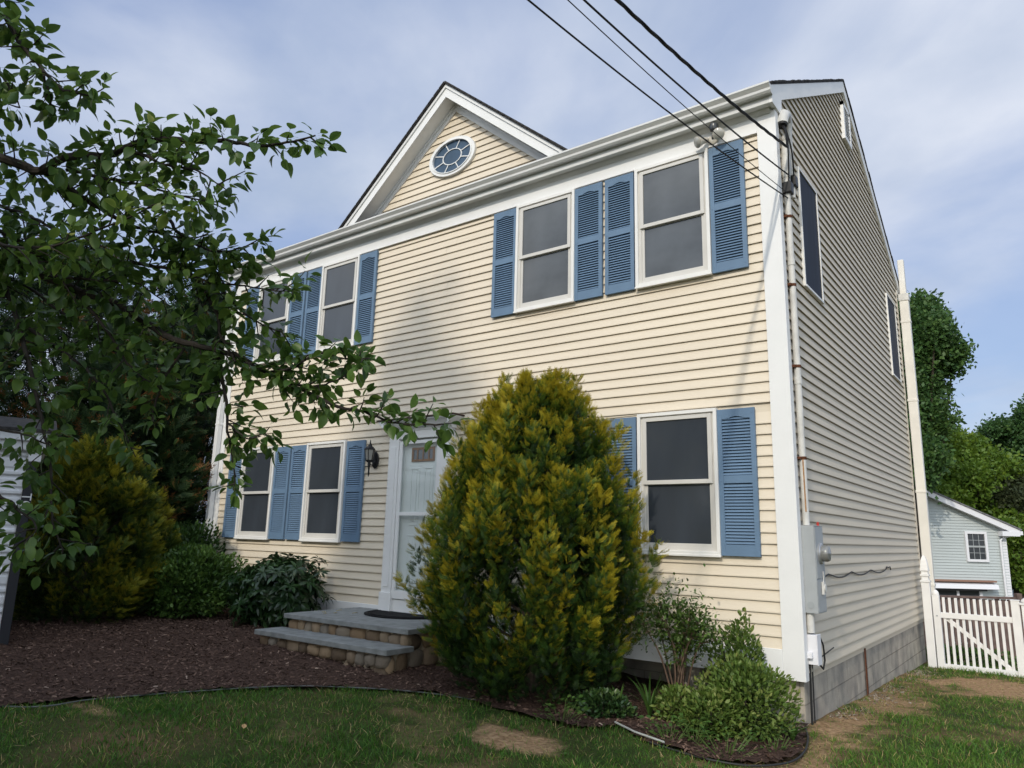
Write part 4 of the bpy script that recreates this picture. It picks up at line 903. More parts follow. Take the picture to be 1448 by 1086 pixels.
def leafbush(name,label,cat,c,z0,rx,ry,rz,N,tm,size,m,gold=.45,seed=1,whorl=0,zmin=-.9,bumps=14,upw=.6,stems=10,hue=.12,ymax=-.03):
    r=np.random.default_rng(seed); root=empty(name,(c[0],c[1],z0),label,cat)
    B=r.normal(size=(bumps,3)); B/=np.linalg.norm(B,axis=1,keepdims=True); amp=r.uniform(.05,.48,bumps)
    M_=N//max(1,whorl) if whorl else N
    u=r.normal(size=(M_,3)); u/=np.linalg.norm(u,axis=1,keepdims=True); u[:,2]=np.where(u[:,2]<zmin,-u[:,2],u[:,2])
    bump=np.zeros(M_)
    for k in range(bumps): bump=np.maximum(bump,amp[k]*np.exp(-((1-u@B[k])/.06)))
    dep=r.beta(4,1.1,M_); s=(.86+bump)*dep
    P=u*s[:,None]*np.array([rx,ry,rz])+np.array([0,0,rz*.93])
    if ymax is not None:
        k=(P[:,1]+c[1]<ymax); P=P[k];u=u[k];dep=dep[k];bump=bump[k];M_=len(P)
    k=P[:,2]>.01; P=P[k];u=u[k];dep=dep[k];bump=bump[k];M_=len(P)
    if whorl:
        ax=u+np.array([0,0,.9])+r.normal(size=(M_,3))*.3; ax/=np.linalg.norm(ax,axis=1,keepdims=True)
        t1=np.cross(ax,[1.,0.2,0.1]); t1/=np.linalg.norm(t1,axis=1,keepdims=True); t2=np.cross(ax,t1)
        PP=[];DD=[];NN=[];TT=[]
        for j in range(whorl):
            an=2*math.pi*j/whorl+r.uniform(0,.6,M_); rad=t1*np.cos(an)[:,None]+t2*np.sin(an)[:,None]; el=r.uniform(-.25,.6,M_)[:,None]
            PP.append(P); DD.append(rad+ax*el); NN.append(ax+r.normal(size=(M_,3))*.15); TT.append(gold+.3*(dep-.75)+r.normal(size=M_)*hue)
        P=np.concatenate(PP);d=np.concatenate(DD);n=np.concatenate(NN);tint=np.concatenate(TT)
    else:
        d=u+np.array([0,0,upw])+r.normal(size=(M_,3))*.55; n=np.array([0,0,1.])+u*.5+r.normal(size=(M_,3))*.5
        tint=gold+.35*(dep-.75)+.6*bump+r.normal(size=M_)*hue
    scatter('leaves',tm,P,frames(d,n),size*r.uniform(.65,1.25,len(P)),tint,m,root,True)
    mb=MB()
    for k in range(stems):
        a=r.uniform(0,6.3); q=r.uniform(.4,.95); mb.tube([(r.normal()*.05,r.normal()*.05,-.06),(math.cos(a)*rx*q*.45,math.sin(a)*ry*q*.45,rz*.6),(math.cos(a)*rx*q*.85,math.sin(a)*ry*q*.85,rz*r.uniform(.9,1.5))],[.016,.011,.004],5)
    mb.build('stems',M_TWIG,root)
    return root
SM=[leaf_tmpl(.22,.08,.1,.1,3),leaf_tmpl(.26,.1,.25,.1,3)]
RH=[leaf_tmpl(.17,.06,.28,.10,4,.95),leaf_tmpl(.19,.08,.45,.10,4,.95)]
leafbush('rounded_shrub','bright green rounded shrub at the left corner of the house','shrub',(-8.06,-1.10),-.07,.68,.60,.52,11000,SM,.062,M_YEW,.55,21,bumps=40,upw=.9)
leafbush('rhododendron_bush','dark glossy leaved rhododendron bush left of the entry steps','shrub',(-6.62,-.62),-.08,.66,.52,.47,4200,RH,.125,M_RHO,.52,22,whorl=8,bumps=24)
leafbush('rounded_shrub','small loose green shrub between the rounded bush and the rhododendron','shrub',(-7.42,-.55),-.07,.34,.3,.38,2200,SM,.06,M_YEW,.45,27,bumps=20,upw=.9)
leafbush('low_evergreen_shrub','low dark green shrub growing behind the rounded bush beside the evergreens','shrub',(-9.35,-.55),-.1,.8,.7,.70,7000,SM,.07,M_YEW,.36,28,bumps=30,upw=.9,ymax=None)
leafbush('corner_shrub','dense light green corner shrub below the white corner board','shrub',(-.27,-.66),-.38,.34,.30,.30,4600,SM,.044,M_AZA,.54,23,bumps=70,upw=.8)
leafbush('corner_shrub','taller loose green shrub rising against the white skirt board','shrub',(-.44,-.34),-.38,.24,.18,.46,2200,SM,.044,M_AZA,.52,24,bumps=40,upw=.9)
leafbush('corner_shrub','low front shrub of the corner bed, just behind the bright broad leaved weed','shrub',(-.48,-.93),-.37,.25,.20,.19,1900,SM,.044,M_AZA,.60,30,bumps=50,upw=.8)
leafbush('corner_shrub','small yellowish green shrub in the corner bed next to the strap leaved clump','shrub',(-.80,-.80),-.36,.20,.17,.17,1200,SM,.044,M_AZA,.66,29,bumps=40,upw=.8)
leafbush('low_evergreen_shrub','low dark tangle of leaves at the foot of the golden conifer','shrub',(-1.38,-1.08),-.36,.28,.16,.12,1300,SM,.05,M_RHO,.62,25,bumps=20,upw=.6)
# leggy shrub: bare twigs with tufts at the top
r=np.random.default_rng(31); lg=empty('leggy_shrub',(-.95,-.48,-.35),'leggy half bare shrub with grayish leaf tufts beside the corner shrub','shrub')
mb=MB(); tp=[]
for k in range(15):
    a=r.uniform(0,6.3); q=r.uniform(.1,.42); top=np.array([math.cos(a)*q*1.1,math.sin(a)*q*.5,r.uniform(.62,.98)]); mid=top*np.array([.45,.45,.55])+r.normal(size=3)*.04
    mb.tube(spline([(r.normal()*.04,r.normal()*.03,-.05),mid,top],5),np.linspace(.012,.004,11),5); tp.append(top)
    for j in range(3):
        t2=top*r.uniform(.75,1.0)+r.normal(size=3)*np.array([.10,.07,.06]); mb.tube([mid*.4+top*.6,t2],[.005,.003],4); tp.append(t2)
mb.build('stems',mat('gray_brown_twig',(.13,.09,.065),.85,.1,var=.3,vscale=30),lg)
tp=np.array(tp); P=np.repeat(tp,52,0)+r.normal(size=(len(tp)*52,3))*np.array([.075,.055,.075])-np.array([0,0,.03]); u=unit(len(P))
scatter('leaves',SM,P,frames(u+np.array([0,0,.5]),unit(len(P))*.6+np.array([0,0,1.])),.044*r.uniform(.6,1.2,len(P)),.42+r.normal(size=len(P))*.16,M_AZA,lg,True)
# strap-leaved clumps and broad weeds at the bed front
def strap(c,n,L_,label,seed,m=M_WEED):
    r=np.random.default_rng(seed); root=empty('strap_leaf_clump',(*c,float(gz(*c))+.02),label,'plant'); V=[];F=[];T=[];off=0
    for k in range(n):
        a=r.uniform(0,6.3); l=L_*r.uniform(.6,1.1); out=r.uniform(.35,1.0); w=r.uniform(.007,.012); tt=r.uniform(.3,.8); m_=7
        for i in range(m_+1):
            t=i/m_; rad=out*l*.8*t**1.2; z=l*(t*1.15-.75*out*t*t)
            x=math.cos(a)*rad; y=math.sin(a)*rad; sx,sy=-math.sin(a)*w*(1-t**2),math.cos(a)*w*(1-t**2)
            V+=[(x-sx,y-sy,z),(x+sx,y+sy,z)]; T+=[tt-.1*(1-t)]*2
        F+=[(off+2*i,off+2*i+1,off+2*i+3,off+2*i+2) for i in range(m_)]; off+=2*(m_+1)
    np_mesh('blades',V,[i for f in F for i in f],[len(f) for f in F],m,root,True,{'tint':T})
strap((-1.05,-.86),26,.46,'arching strap leaved clump between the conifer and the corner shrub',41)
strap((-1.28,-1.0),16,.34,'small arching grassy clump beside the foot of the golden conifer',42)
strap((.06,-.60),26,.27,'thin grassy weeds at the right end of the corner bed',43)
WL=[leaf_tmpl(.34,.08,.3,.35,4),leaf_tmpl(.30,.1,.15,.35,4)]
def weed(c,n,size,spread,label,seed):
    r=np.random.default_rng(seed); root=empty('broadleaf_weed',(*c,float(gz(*c))+.02),label,'plant'); a=r.uniform(0,6.3,n); q=spread*np.sqrt(r.random(n))
    P=np.stack([np.cos(a)*q,np.sin(a)*q,r.uniform(.02,.16,n)],1); d=np.stack([np.cos(a),np.sin(a),r.uniform(.2,.9,n)],1)
    scatter('leaves',WL,P,frames(d,np.array([0,0,1.])+unit(n)*.4),size*r.uniform(.6,1.2,n),r.uniform(.3,.8,n),M_WEED,root,True)
    mb=MB()
    for p in P[::3]: mb.tube([(p[0]*.3,p[1]*.3,-.03),tuple(p)],[.003,.002],4)
    mb.build('stems',M_AZA_ST,root)
M_AZA_ST=mat('green_stem',(.08,.13,.03),.6,.3)
weed((-.52,-1.18),60,.060,.13,'bright broad leaved weed in front of the corner shrub',51)
weed((-.66,-1.33),70,.040,.17,'low leafy weeds at the front edge of the corner bed',52)
weed((-.22,-1.30),90,.034,.26,'small creeping weeds along the black edging',53)
weed((-1.52,-1.52),70,.045,.22,'leafy weeds under the front of the golden conifer',54)
weed((.02,-.95),50,.036,.16,'scattered weeds near the edging corner below the foundation',55)

# clover and small weeds in the lawn
N=2600; X=rng.uniform(-5,2.6,N); Y=rng.uniform(-5.4,4.5,N); k=lawn_mask(X,Y)&(vnoise(X,Y,1.9,12)*.7+vnoise(X,Y,7,13)*.3>.60)&(dirt(X,Y)<.4); X=X[k];Y=Y[k];N=len(X)
aa=rng.uniform(0,6.3,N); scatter('lawn_clover',WL,np.stack([X,Y,lumpy(X,Y)+rng.uniform(.012,.035,N)],1),frames(np.stack([np.cos(aa),np.sin(aa),rng.uniform(-.1,.5,N)],1),np.array([0,0,1.])+unit(N)*.3),rng.uniform(.014,.034,N),rng.uniform(.2,.75,N),M_WEED,None,True,kind='stuff',label='small clover and broad leaved weeds scattered through the lawn',cat='weeds')
# edging, pipe piece, fallen leaf
mb=MB(); P=spline([(x,y,float(gz(x,y))+.022) for x,y in EDGE[1:9]],6); mb.tube(P,.006,6); tag(mb.build('bed_edging',M_HOSE,smooth=True),'thin gray edging strip along the front of the mulch bed','edging')
mb=MB(); P=spline([(x,y,float(gz(x,y))+.018) for x,y in BEDF[1:]],6); mb.tube(P,.008,8); tag(mb.build('bed_edging',M_EDGE,smooth=True),'black plastic edging curving round the corner bed','edging')
mb=MB(); P=[(x,y,float(gz(x,y))+.05) for x,y in ((-1.14,-1.30),(-.9,-1.42),(-.62,-1.49))]; mb.tube(P,.008,8); tag(mb.build('pipe_length',mat('gray_pipe',(.34,.35,.33),.6,.3,var=.2,vscale=20)),'pale gray thin pipe lying at the front of the corner bed','pipe')
V,F,T=leaf_tmpl(.33,.2,-.25,.2,4); mb=MB(); 
for f in F: mb.poly([tuple(np.array(V[i])*.055) for i in f])
tag(mb.build('fallen_leaf',M_LEAFD,loc=(-2.87,-3.58,float(gz(-2.87,-3.58))+.07)),'single tan fallen leaf lying on the lawn','leaf').rotation_euler=(.1,.15,.9)

# ================================================================== the pear tree whose boughs enter from the left
tr=empty('pear_tree',(-2.55,-6.55,-.3),'leafy fruit tree reaching dark boughs in front of the house from the left','tree')
def tl(p): return np.asarray(p,float)-np.array([-2.55,-6.55,-.3])
TW=MB(); LP=[];LD=[];LN=[];LT=[]
r=np.random.default_rng(77)
def leaves_on(p,d,n,sz=1,tint=.45):
    for k in range(n):
        a=r.uniform(0,6.3); q=unit(1)[0]; dd=d*.5+q*.9+np.array([0,0,-.22]); LP.append(p+q*.012); LD.append(dd); LN.append(np.array([0,0,1.])+unit(1)[0]*.75); LT.append(tint+r.normal()*.13)
def twig(p,d,l,nl,rad=.0035,tint=.45,curl=.3):
    d=d/np.linalg.norm(d); pts=[p]; q=p.copy(); dd=d.copy(); m=4
    for i in range(m):
        dd=dd+unit(1)[0]*curl*.5; dd/=np.linalg.norm(dd); q=q+dd*l/m; pts.append(q.copy())
    TW.tube([tl(x) for x in pts],np.linspace(rad,.0015,m+1),5)
    for k in range(nl):
        s=(k+.6)/nl; i=min(int(s*m),m-1); f=s*m-i; leaves_on(pts[i]*(1-f)+pts[i+1]*f,dd,1,tint=tint)
    leaves_on(pts[-1],dd,3,tint=tint+.04)
    return pts
def bough(px,r0,r1,dens,tl_len=.16,tint=.45,lat=.75,start=0):
    P=spline([at(a,b,t) for a,b,t in px],7); n=len(P); 
    P=P+np.cumsum(r.normal(size=(n,3))*.0025,0)
    BW=MB(); BW.tube([tl(x) for x in P],np.linspace(r0,r1,n),8); BW.build('branch',M_TWIG,tr,smooth=True)
    L_=np.linalg.norm(np.diff(P,axis=0),axis=1); tot=L_.sum(); cum=np.concatenate([[0],np.cumsum(L_)])
    s=start*tot
    while s<tot:
        i=min(np.searchsorted(cum,s)-1,n-2); i=max(i,0); f=(s-cum[i])/L_[i]; p=P[i]*(1-f)+P[i+1]*f; d=(P[i+1]-P[i])/L_[i]
        q=unit(1)[0]; q=q-d*(q@d); q/=np.linalg.norm(q)+1e-6
        dir_=d*r.uniform(.2,.8)+q*lat+np.array([0,0,.12]); ll=tl_len*r.uniform(.35,1.15)*(1-.35*s/tot)
        twig(p,dir_,ll,int(4+ll*33),tint=tint+r.normal()*.05)
        s+=r.uniform(.6,1.4)/(dens*1.0)
    leaves_on(P[-1],d,5,tint=tint)
    return P
# top-left bough
bough([(-60,-40,2.9),(0,10,2.8),(22,45,2.75),(48,80,2.7),(78,118,2.7),(108,128,2.7),(134,132,2.7)],.011,.003,30,.13,.42)
bough([(-40,60,2.9),(-8,95,2.8),(10,130,2.75),(18,150,2.7)],.007,.002,18,.10,.40)
bough([(60,100,2.7),(66,130,2.72),(72,160,2.75)],.005,.002,26,.09,.36)
# the long upper bough
main=bough([(-120,200,3.0),(0,222,2.9),(55,238,2.85),(95,216,2.8),(160,212,2.8),(215,188,2.75),(300,190,2.75),(350,192,2.7),(400,192,2.7),(458,182,2.65)],.021,.003,22,.11,.46)
bough([(55,238,2.85),(100,268,2.9),(145,300,2.95),(190,325,3.0),(235,338,3.0),(280,350,3.0)],.013,.003,28,.18,.42)
bough([(175,212,2.8),(215,222,2.75),(250,228,2.7),(285,235,2.7),(318,262,2.7)],.008,.002,28,.15,.46)
bough([(95,240,2.85),(150,255,2.8),(205,265,2.8),(262,280,2.75),(315,290,2.75)],.008,.002,28,.15,.46)
bough([(0,345,2.6),(60,352,2.6),(130,330,2.55),(200,302,2.5),(240,275,2.5)],.006,.002,16,.12,.66)
bough([(235,300,3.0),(262,330,3.0),(300,352,2.95),(340,352,2.9),(372,335,2.9)],.008,.002,26,.13,.50)
# the thick lower bough and its arms
low=bough([(-140,330,3.3),(0,365,3.2),(50,390,3.15),(110,415,3.1),(155,428,3.1),(210,465,3.05),(260,492,3.0),(310,505,3.0),(345,512,2.95),(392,540,2.95),(430,560,2.9),(475,580,2.9),(515,592,2.9),(560,603,2.85),(622,606,2.8)],.020,.003,24,.15,.46)
bough([(345,512,2.95),(380,525,2.95),(418,512,2.9),(450,492,2.9),(480,498,2.9),(520,496,2.85)],.008,.002,22,.13,.48,start=.15)
bough([(392,540,2.95),(440,548,2.9),(478,535,2.9),(505,516,2.9)],.006,.002,24,.11,.48)
bough([(150,370,3.1),(200,372,3.05),(250,380,3.0),(300,400,3.0),(350,405,2.95),(415,412,2.9)],.010,.002,26,.17,.48)
bough([(230,355,3.05),(280,395,3.0),(312,440,3.0),(322,475,3.0),(345,512,2.95)],.010,.004,22,.15,.44)
bough([(300,372,3.0),(320,420,2.95),(350,450,2.9),(382,462,2.9),(400,470,2.9)],.006,.002,22,.12,.46)
bough([(310,505,3.0),(318,560,2.95),(325,610,2.95),(330,650,2.95),(335,695,2.95)],.008,.002,22,.13,.46)
bough([(322,600,2.95),(345,620,2.9),(368,612,2.9),(388,628,2.9)],.004,.002,20,.10,.46)
# hanging boughs on the far left
bough([(-30,330,3.2),(20,440,3.1),(45,520,3.0),(60,590,2.95),(72,650,2.95),(80,720,2.9),(95,775,2.9)],.012,.003,24,.18,.42)
bough([(30,455,3.1),(95,500,3.05),(140,540,3.0),(170,590,3.0),(195,640,3.0)],.009,.002,15,.14,.46)
bough([(110,415,3.1),(150,470,3.05),(185,520,3.05),(225,550,3.0)],.008,.002,15,.14,.46)
bough([(-60,560,2.9),(-10,600,2.8),(35,610,2.8),(60,625,2.75)],.007,.002,15,.12,.46)
bough([(-60,680,2.8),(-10,705,2.7),(20,730,2.7),(45,760,2.65),(10,790,2.65)],.007,.002,18,.13,.46)
bough([(-80,260,3.2),(0,290,3.1),(60,310,3.1),(110,340,3.05),(150,345,3.05)],.010,.002,28,.2,.38)
bough([(-60,380,3.3),(20,400,3.25),(90,450,3.2),(160,500,3.2),(240,520,3.15)],.010,.002,28,.2,.38)
bough([(-60,310,3.1),(10,330,3.0),(60,380,3.0),(120,392,3.0),(180,398,3.0),(230,430,3.0)],.010,.002,28,.2,.40)
bough([(260,492,3.0),(230,540,3.0),(215,590,3.0),(222,600,3.0)],.006,.002,14,.12,.46)
# rest of the crown, outside the picture to the left and above: keeps the shade on the bed and the lawn
for k in range(26):
    a=r.uniform(0,6.3); e=r.uniform(.15,1.2); l=r.uniform(.9,1.9); d=np.array([math.cos(a)*math.cos(e),math.sin(a)*math.cos(e),math.sin(e)])
    p0=np.array([-2.55,-6.55,1.7])+np.array([0,0,r.uniform(0,1.6)]); p1=p0+d*l
    rel=p1-CAM; zc=rel@FW
    if zc>.2 and (rel@RT)/zc>-.82 : continue
    mid=(p0+p1)/2+np.array([0,0,.15]); BW=MB(); BW.tube([tl(x) for x in spline([p0,mid,p1],5)],np.linspace(.03,.006,11),6); BW.build('branch',M_TWIG,tr)
    for j in range(16):
        q=p0+(p1-p0)*r.uniform(.35,1.05)+unit(1)[0]*.05; twig(q,d*.5+unit(1)[0],.28,9,tint=.42)
TW.build('twigs',M_TWIG,tr,kind='stuff')
PL=[leaf_tmpl(.30,.16,.22,.30,5,.85),leaf_tmpl(.33,.10,.35,.30,5,.8),leaf_tmpl(.28,.22,.10,.34,5,.9)]
LP=np.array(LP);LD=np.array(LD);LN=np.array(LN);LT=np.array(LT)
scatter('leaves',PL,LP-np.array([-2.55,-6.55,-.3]),frames(LD,LN),r.uniform(.034,.066,len(LP)),LT,M_PEAR,tr,True)
mb=MB(); mb.tube([(0,0,-.1),(.03,.02,.7),(0,0,1.5),(-.03,.03,2.2),(.0,.1,3.4)],[.13,.10,.09,.075,.03],12); 
mb.build('trunk',M_BARK,tr,smooth=True)
for e in (main[0],low[0]):
    mb=MB(); mb.tube([tl(np.array([-2.55,-6.55,1.2+.3*(e[2]-2)])),tl((np.array([-2.55,-6.55,2.0])+e)/2),tl(e)],[.05,.035,.021],8); mb.build('branch',M_TWIG,tr)
print('pear leaves',len(LP))

# ================================================================== background trees
def clump_tmpl(n,seed,w=.30):
    r=np.random.default_rng(seed); V=[];F=[];T=[]
    for k in range(n):
        c=r.normal(size=3)*.42; d=r.normal(size=3); d[2]-=.3; d/=np.linalg.norm(d); x=np.cross(d,r.normal(size=3)); x/=np.linalg.norm(x); l=r.uniform(.28,.5); b=len(V)
        V+=[tuple(c),tuple(c+d*l*.5+x*l*w),tuple(c+d*l),tuple(c+d*l*.5-x*l*w)]; F.append((b,b+1,b+2,b+3)); T+=[r.normal()*.07]*4
    return V,F,T
CL=[clump_tmpl(14,k) for k in range(4)]
def tree(name,label,c,z0,h,trunk_h,crown,N,csz,m,gold=.45,seed=1,group=None):
    """crown: list of (dx,dy,z,rx,rz) lobes in metres above z0"""
    r=np.random.default_rng(seed); root=empty(name,(c[0],c[1],z0),label,'tree',group); P=[];U=[];Dp=[];A=[]
    wts=np.array([q[3]**2*q[4] for q in crown]); wts/=wts.sum()
    for (dx,dy,z,rx,rzz),wt in zip(crown,wts):
        n=int(N*wt); u=r.normal(size=(n,3)); u/=np.linalg.norm(u,axis=1,keepdims=True)
        nb=30; B=r.normal(size=(nb,3)); B/=np.linalg.norm(B,axis=1,keepdims=True); am=r.uniform(-.28,.34,nb); f=np.zeros(n)
        for k in range(nb): f+=am[k]*np.exp(-((1-u@B[k])/.05))
        s=np.clip(.85+f,.35,1.35)*r.beta(3.2,1.2,n); P.append(np.array([dx,dy,z])+u*s[:,None]*np.array([rx,rx,rzz])); U.append(u); Dp.append(f)
    P=np.concatenate(P);U=np.concatenate(U);Dp=np.concatenate(Dp)
    scatter('crown',CL,P,frames(U+r.normal(size=U.shape)*.7,unit(len(P))),csz*r.uniform(.7,1.3,len(P)),gold+.25*Dp+r.normal(size=len(P))*.09,m,root,False)
    mb=MB(); tr_=.022*h+.05; top=max(q[2] for q in crown); mb.tube([(0,0,-.3),(.1,.05,trunk_h),(.0,.1,top)],[tr_,tr_*.75,tr_*.2],9)
    for dx,dy,z,rx,rzz in crown:
        for k in range(4):
            t=r.uniform(.4,.9); e=np.array([dx,dy,z])+np.clip(r.normal(size=3),-1.2,1.2)*np.array([rx,rx,rzz])*.3
            mb.tube([(.05,.05,trunk_h+(z-trunk_h)*.3*t),tuple(e*.55+np.array([0,0,.2])),tuple(e)],[tr_*.4,tr_*.22,tr_*.08],6)
    mb.build('trunk',M_BARK,root)
    return root
def lz(x,y): return float(gz(x,y))
def T_(name,label,px,top,bot,width,dist,N,csz,m,gold,seed,lobes=None):
    """tree whose crown fills the surveyed box"""
    c=at(px,785,dist); zt=at(px,top,dist)[2]; zb=at(px,bot,dist)[2]; g=lz(c[0],c[1]); W=width/FPX*dist/2; H=(zt-zb)/2; zm=(zt+zb)/2-g; r=np.random.default_rng(seed)
    cr=[(0,0,zm,W*.6,H*.75)]
    for k in range(11):
        a=2*math.pi*k/11+r.uniform(0,.5); zz=r.uniform(-.75,.7); q=.68*math.sqrt(max(.15,1-zz*zz)); cr.append((math.cos(a)*W*q,math.sin(a)*W*q,zm+zz*H,W*r.uniform(.24,.42),H*r.uniform(.15,.27)))
    cr.append((0,0,zm+H*.55,W*.45,H*.42))
    return tree(name,label,(c[0],c[1]),g,zt-g,max(.6,zb-g),cr,N,csz,m,gold,seed,'trees beyond the house')
T_('deciduous_tree','tall dark green tree rising behind the white vent pipe',1290,385,720,190,30,11000,.46,M_TREE,.55,61)
T_('deciduous_tree','bright green leafy tree just behind the neighbouring gray house roof',1335,588,800,210,37,10000,.5,M_TREY,.52,62)
T_('deciduous_tree','round yellow green tree top between the tall tree and the dark right one',1400,612,780,130,48,5000,.6,M_TREY,.60,63)
T_('deciduous_tree','dark spreading tree at the right edge of the view',1498,545,730,165,42,9000,.55,M_TREE,.46,64)
T_('brush_tree','olive gray brushy tree above the right end of the neighbouring roof',1440,668,800,120,36,5000,.5,M_OLIV,.5,65)
T_('deciduous_tree','small bright green tree low beside the corner of the neighbouring house',1428,735,830,60,33,2200,.4,M_TREY,.50,66)
T_('deciduous_tree','pale feathery tree top seen between the pear boughs left of the house',250,385,640,260,26,6000,.45,M_TREE,.5,67)
# unseen trees added behind the camera to shade lawn, bed and front wall
for i,(x,y,z0,cr,n_,lab) in enumerate([
    (-2.9,-13.2,-.6,[(0,0,6.2,2.6,3.0),(1.7,.3,5.2,1.8,2.6),(-2.2,0,6.2,2.2,3.0),(0,0,3.6,2.6,2.0)],5600,'unseen broad tree added behind the camera to shade the lawn'),
    (-9.2,-13.0,-.6,[(0,0,6.6,2.8,3.2),(2.6,0,6.4,2.4,3.0),(-2.6,0,6.2,2.4,3.0),(0,0,3.8,3.0,2.2)],6000,'second unseen broad tree added behind the camera to shade the bed'),
    (-2.2,-16.5,-.6,[(0,0,12.4,1.05,2.9),(.3,0,9.5,1.3,2.2)],2600,'unseen tall slender tree added to cast a soft shadow on the front wall')]):
    tree('unseen_shade_tree',lab,(x,y),z0,9,1.6,cr,n_,.72,M_TREE,.45,71+i,'unseen trees added for shade')

# ================================================================== shed on the left
SA=np.array([-7.05,-3.62]); vdir=np.array([CAM[0],CAM[1]])-SA; vdir/=np.linalg.norm(vdir); sdir=np.array([vdir[1],-vdir[0]]); sdir=sdir if sdir[1]<0 else -sdir
sh=empty('shed',(SA[0],SA[1],-.12),'white ribbed panel shed with black corner post and lettering at left edge','shed')
ZT=2.28
Ms=Matrix(((sdir[0],-vdir[0],0,0),(sdir[1],-vdir[1],0,0),(0,0,1,0),(0,0,0,1)))      # local x along the wall, y away from the viewer
def SB(): 
    b=MB(); b.M=Ms; return b
mb=SB(); mb.box(.10,2.4,.02,1.8,.10,ZT-.2)
z=.16
while z<ZT-.25:
    mb.prism([(.10,.019,z),(.10,-.006,z+.02),(.10,-.006,z+.045),(.10,.019,z+.06)],(2.3,0,0)); mb.prism([(.10,.019,z+.08),(.10,.006,z+.10),(.10,.006,z+.17),(.10,.019,z+.19)],(2.3,0,0)); z+=.205
mb.build('wall',M_SHED,sh)
mb=SB(); mb.box(.0,.095,-.03,.035,.0,ZT-.32); mb.box(.0955,2.4,-.012,.09,.0,.11); mb.build('corner_post',mat('black_post',(.012,.013,.018),.5,.4),sh,bevel=.006)
mb=SB(); mb.box(-.06,2.45,-.06,1.85,ZT-.20,ZT-.10); mb.box(-.10,2.48,-.10,1.88,ZT-.0995,ZT); mb.box(-.03,.0945,-.03,.06,ZT-.319,ZT-.201); mb.build('eave_trim',M_SHED,sh,bevel=.01)
mb=SB(); mb.prism([(-.14,-.13,ZT+.0005),(2.5,-.13,ZT+.0005),(2.5,1.9,ZT+.35),(-.14,1.9,ZT+.35)],(0,0,.03)); mb.build('roof',M_SHNG,sh)
fc=bpy.data.curves.new('lettering','FONT'); fc.body='TOY'; fc.size=.13; fc.extrude=.002; fc.align_x='LEFT'
fo=bpy.data.objects.new('lettering',fc); COL.objects.link(fo)
dg=bpy.context.evaluated_depsgraph_get(); me=bpy.data.meshes.new_from_object(fo.evaluated_get(dg)); bpy.data.objects.remove(fo)
me.materials.clear(); me.materials.append(M_SIGN); lo=bpy.data.objects.new('lettering',me); COL.objects.link(lo); lo.parent=sh
ex=Vector((0,0,-1)); ez=Vector((vdir[0],vdir[1],0)); ey=ez.cross(ex)
c=Vector((*(sdir*.092 - (-vdir)*.0345),1.62))
lo.matrix_local=Matrix(((ex.x,ey.x,ez.x,c.x),(ex.y,ey.y,ez.y,c.y),(ex.z,ey.z,ez.z,c.z),(0,0,0,1)))

# ================================================================== gate, fences
GY_=6.30; k_=(GY_-CAM[1])/(7.2-CAM[1]); gx=lambda x: CAM[0]+(x-CAM[0])*k_; gzz=lambda z: CAM[2]+(z-CAM[2])*k_
def post(name,label,x0,x1,y0,zb,zt,style):
    root=empty(name,((x0+x1)/2,y0+.06,zb),label,'fence post','white fence posts'); w=(x1-x0)/2
    mb=MB(); mb.box(-w,w,-w,w,0,zt-zb); mb.build('shaft',M_VINF,root,bevel=.006)
    H=zt-zb; mb=MB()
    if style=='tall':
        mb.box(-w-.012,w+.012,-w-.012,w+.012,H+.0005,H+.03); mb.box(-w*.85,w*.85,-w*.85,w*.85,H+.0305,H+.09); mb.box(-w-.004,w+.004,-w-.004,w+.004,H+.0905,H+.12); mb.box(-w*.8,w*.8,-w*.8,w*.8,H+.1205,H+.17); mb.box(-w-.002,w+.002,-w-.002,w+.002,H+.1705,H+.195)
        b=[(-w*.95,-w*.95),(w*.95,-w*.95),(w*.95,w*.95),(-w*.95,w*.95)]; prev=[mb.pt((x,y,H+.1955)) for x,y in b]
        for f,zz in ((.9,.26),(.72,.33),(.42,.385),(.1,.41)):
            cur=[mb.pt((x*f,y*f,H+zz)) for x,y in b]
            for j in range(4): mb.face((prev[j],prev[(j+1)%4],cur[(j+1)%4],cur[j]))
            prev=cur
        mb.face(prev)
    else:
        mb.lathe([(w*.98,H+.0005),(w*1.02,H+.02),(w*.9,H+.05),(w*.5,H+.075),(.004,H+.085)],(0,0,0),14)
    mb.build('cap',M_VINF,root,smooth=(style!='tall'),bevel=.003 if style=='tall' else 0)
ZG=-.66
post('fence_post','tall white fence post with pointed finial beside the house corner',gx(-.035),gx(.088),GY_-.06,-.8,gzz(.60),'tall')
gate=empty('picket_gate',(gx(.7),GY_,ZG),'white picket gate with diagonal brace beside the house','gate')
def gp(mb,name): o=mb.build(name,M_VINF,bevel=.004); o.parent=gate; o.matrix_parent_inverse=Matrix.Translation((-gx(.7),-GY_,-ZG))
X0,X1,X2,X3=gx(.105),gx(.205),gx(1.172),gx(1.285); ztop=gzz(.40); zr1,zr0=gzz(.135),gzz(.05); zb1,zb0=gzz(-.66),gzz(-.815)
mb=MB(); mb.box(X0,X1,GY_-.05,GY_+.05,zb0-.02,ztop); w=(X1-X0)/2; mb.lathe([(w*.98,0.0005),(w*1.0,.02),(w*.85,.05),(w*.4,.075),(.004,.082)],((X0+X1)/2,GY_,ztop),14); gp(mb,'stile')
mb=MB(); mb.box(X2,X3,GY_-.05,GY_+.05,zb0-.04,gzz(.385)); mb.box(X2-.006,X3+.006,GY_-.056,GY_+.056,gzz(.385)+.0005,gzz(.40)); gp(mb,'stile')
mb=MB(); mb.box(X1,X2,GY_-.03,GY_+.03,zr0,zr1); gp(mb,'rail')
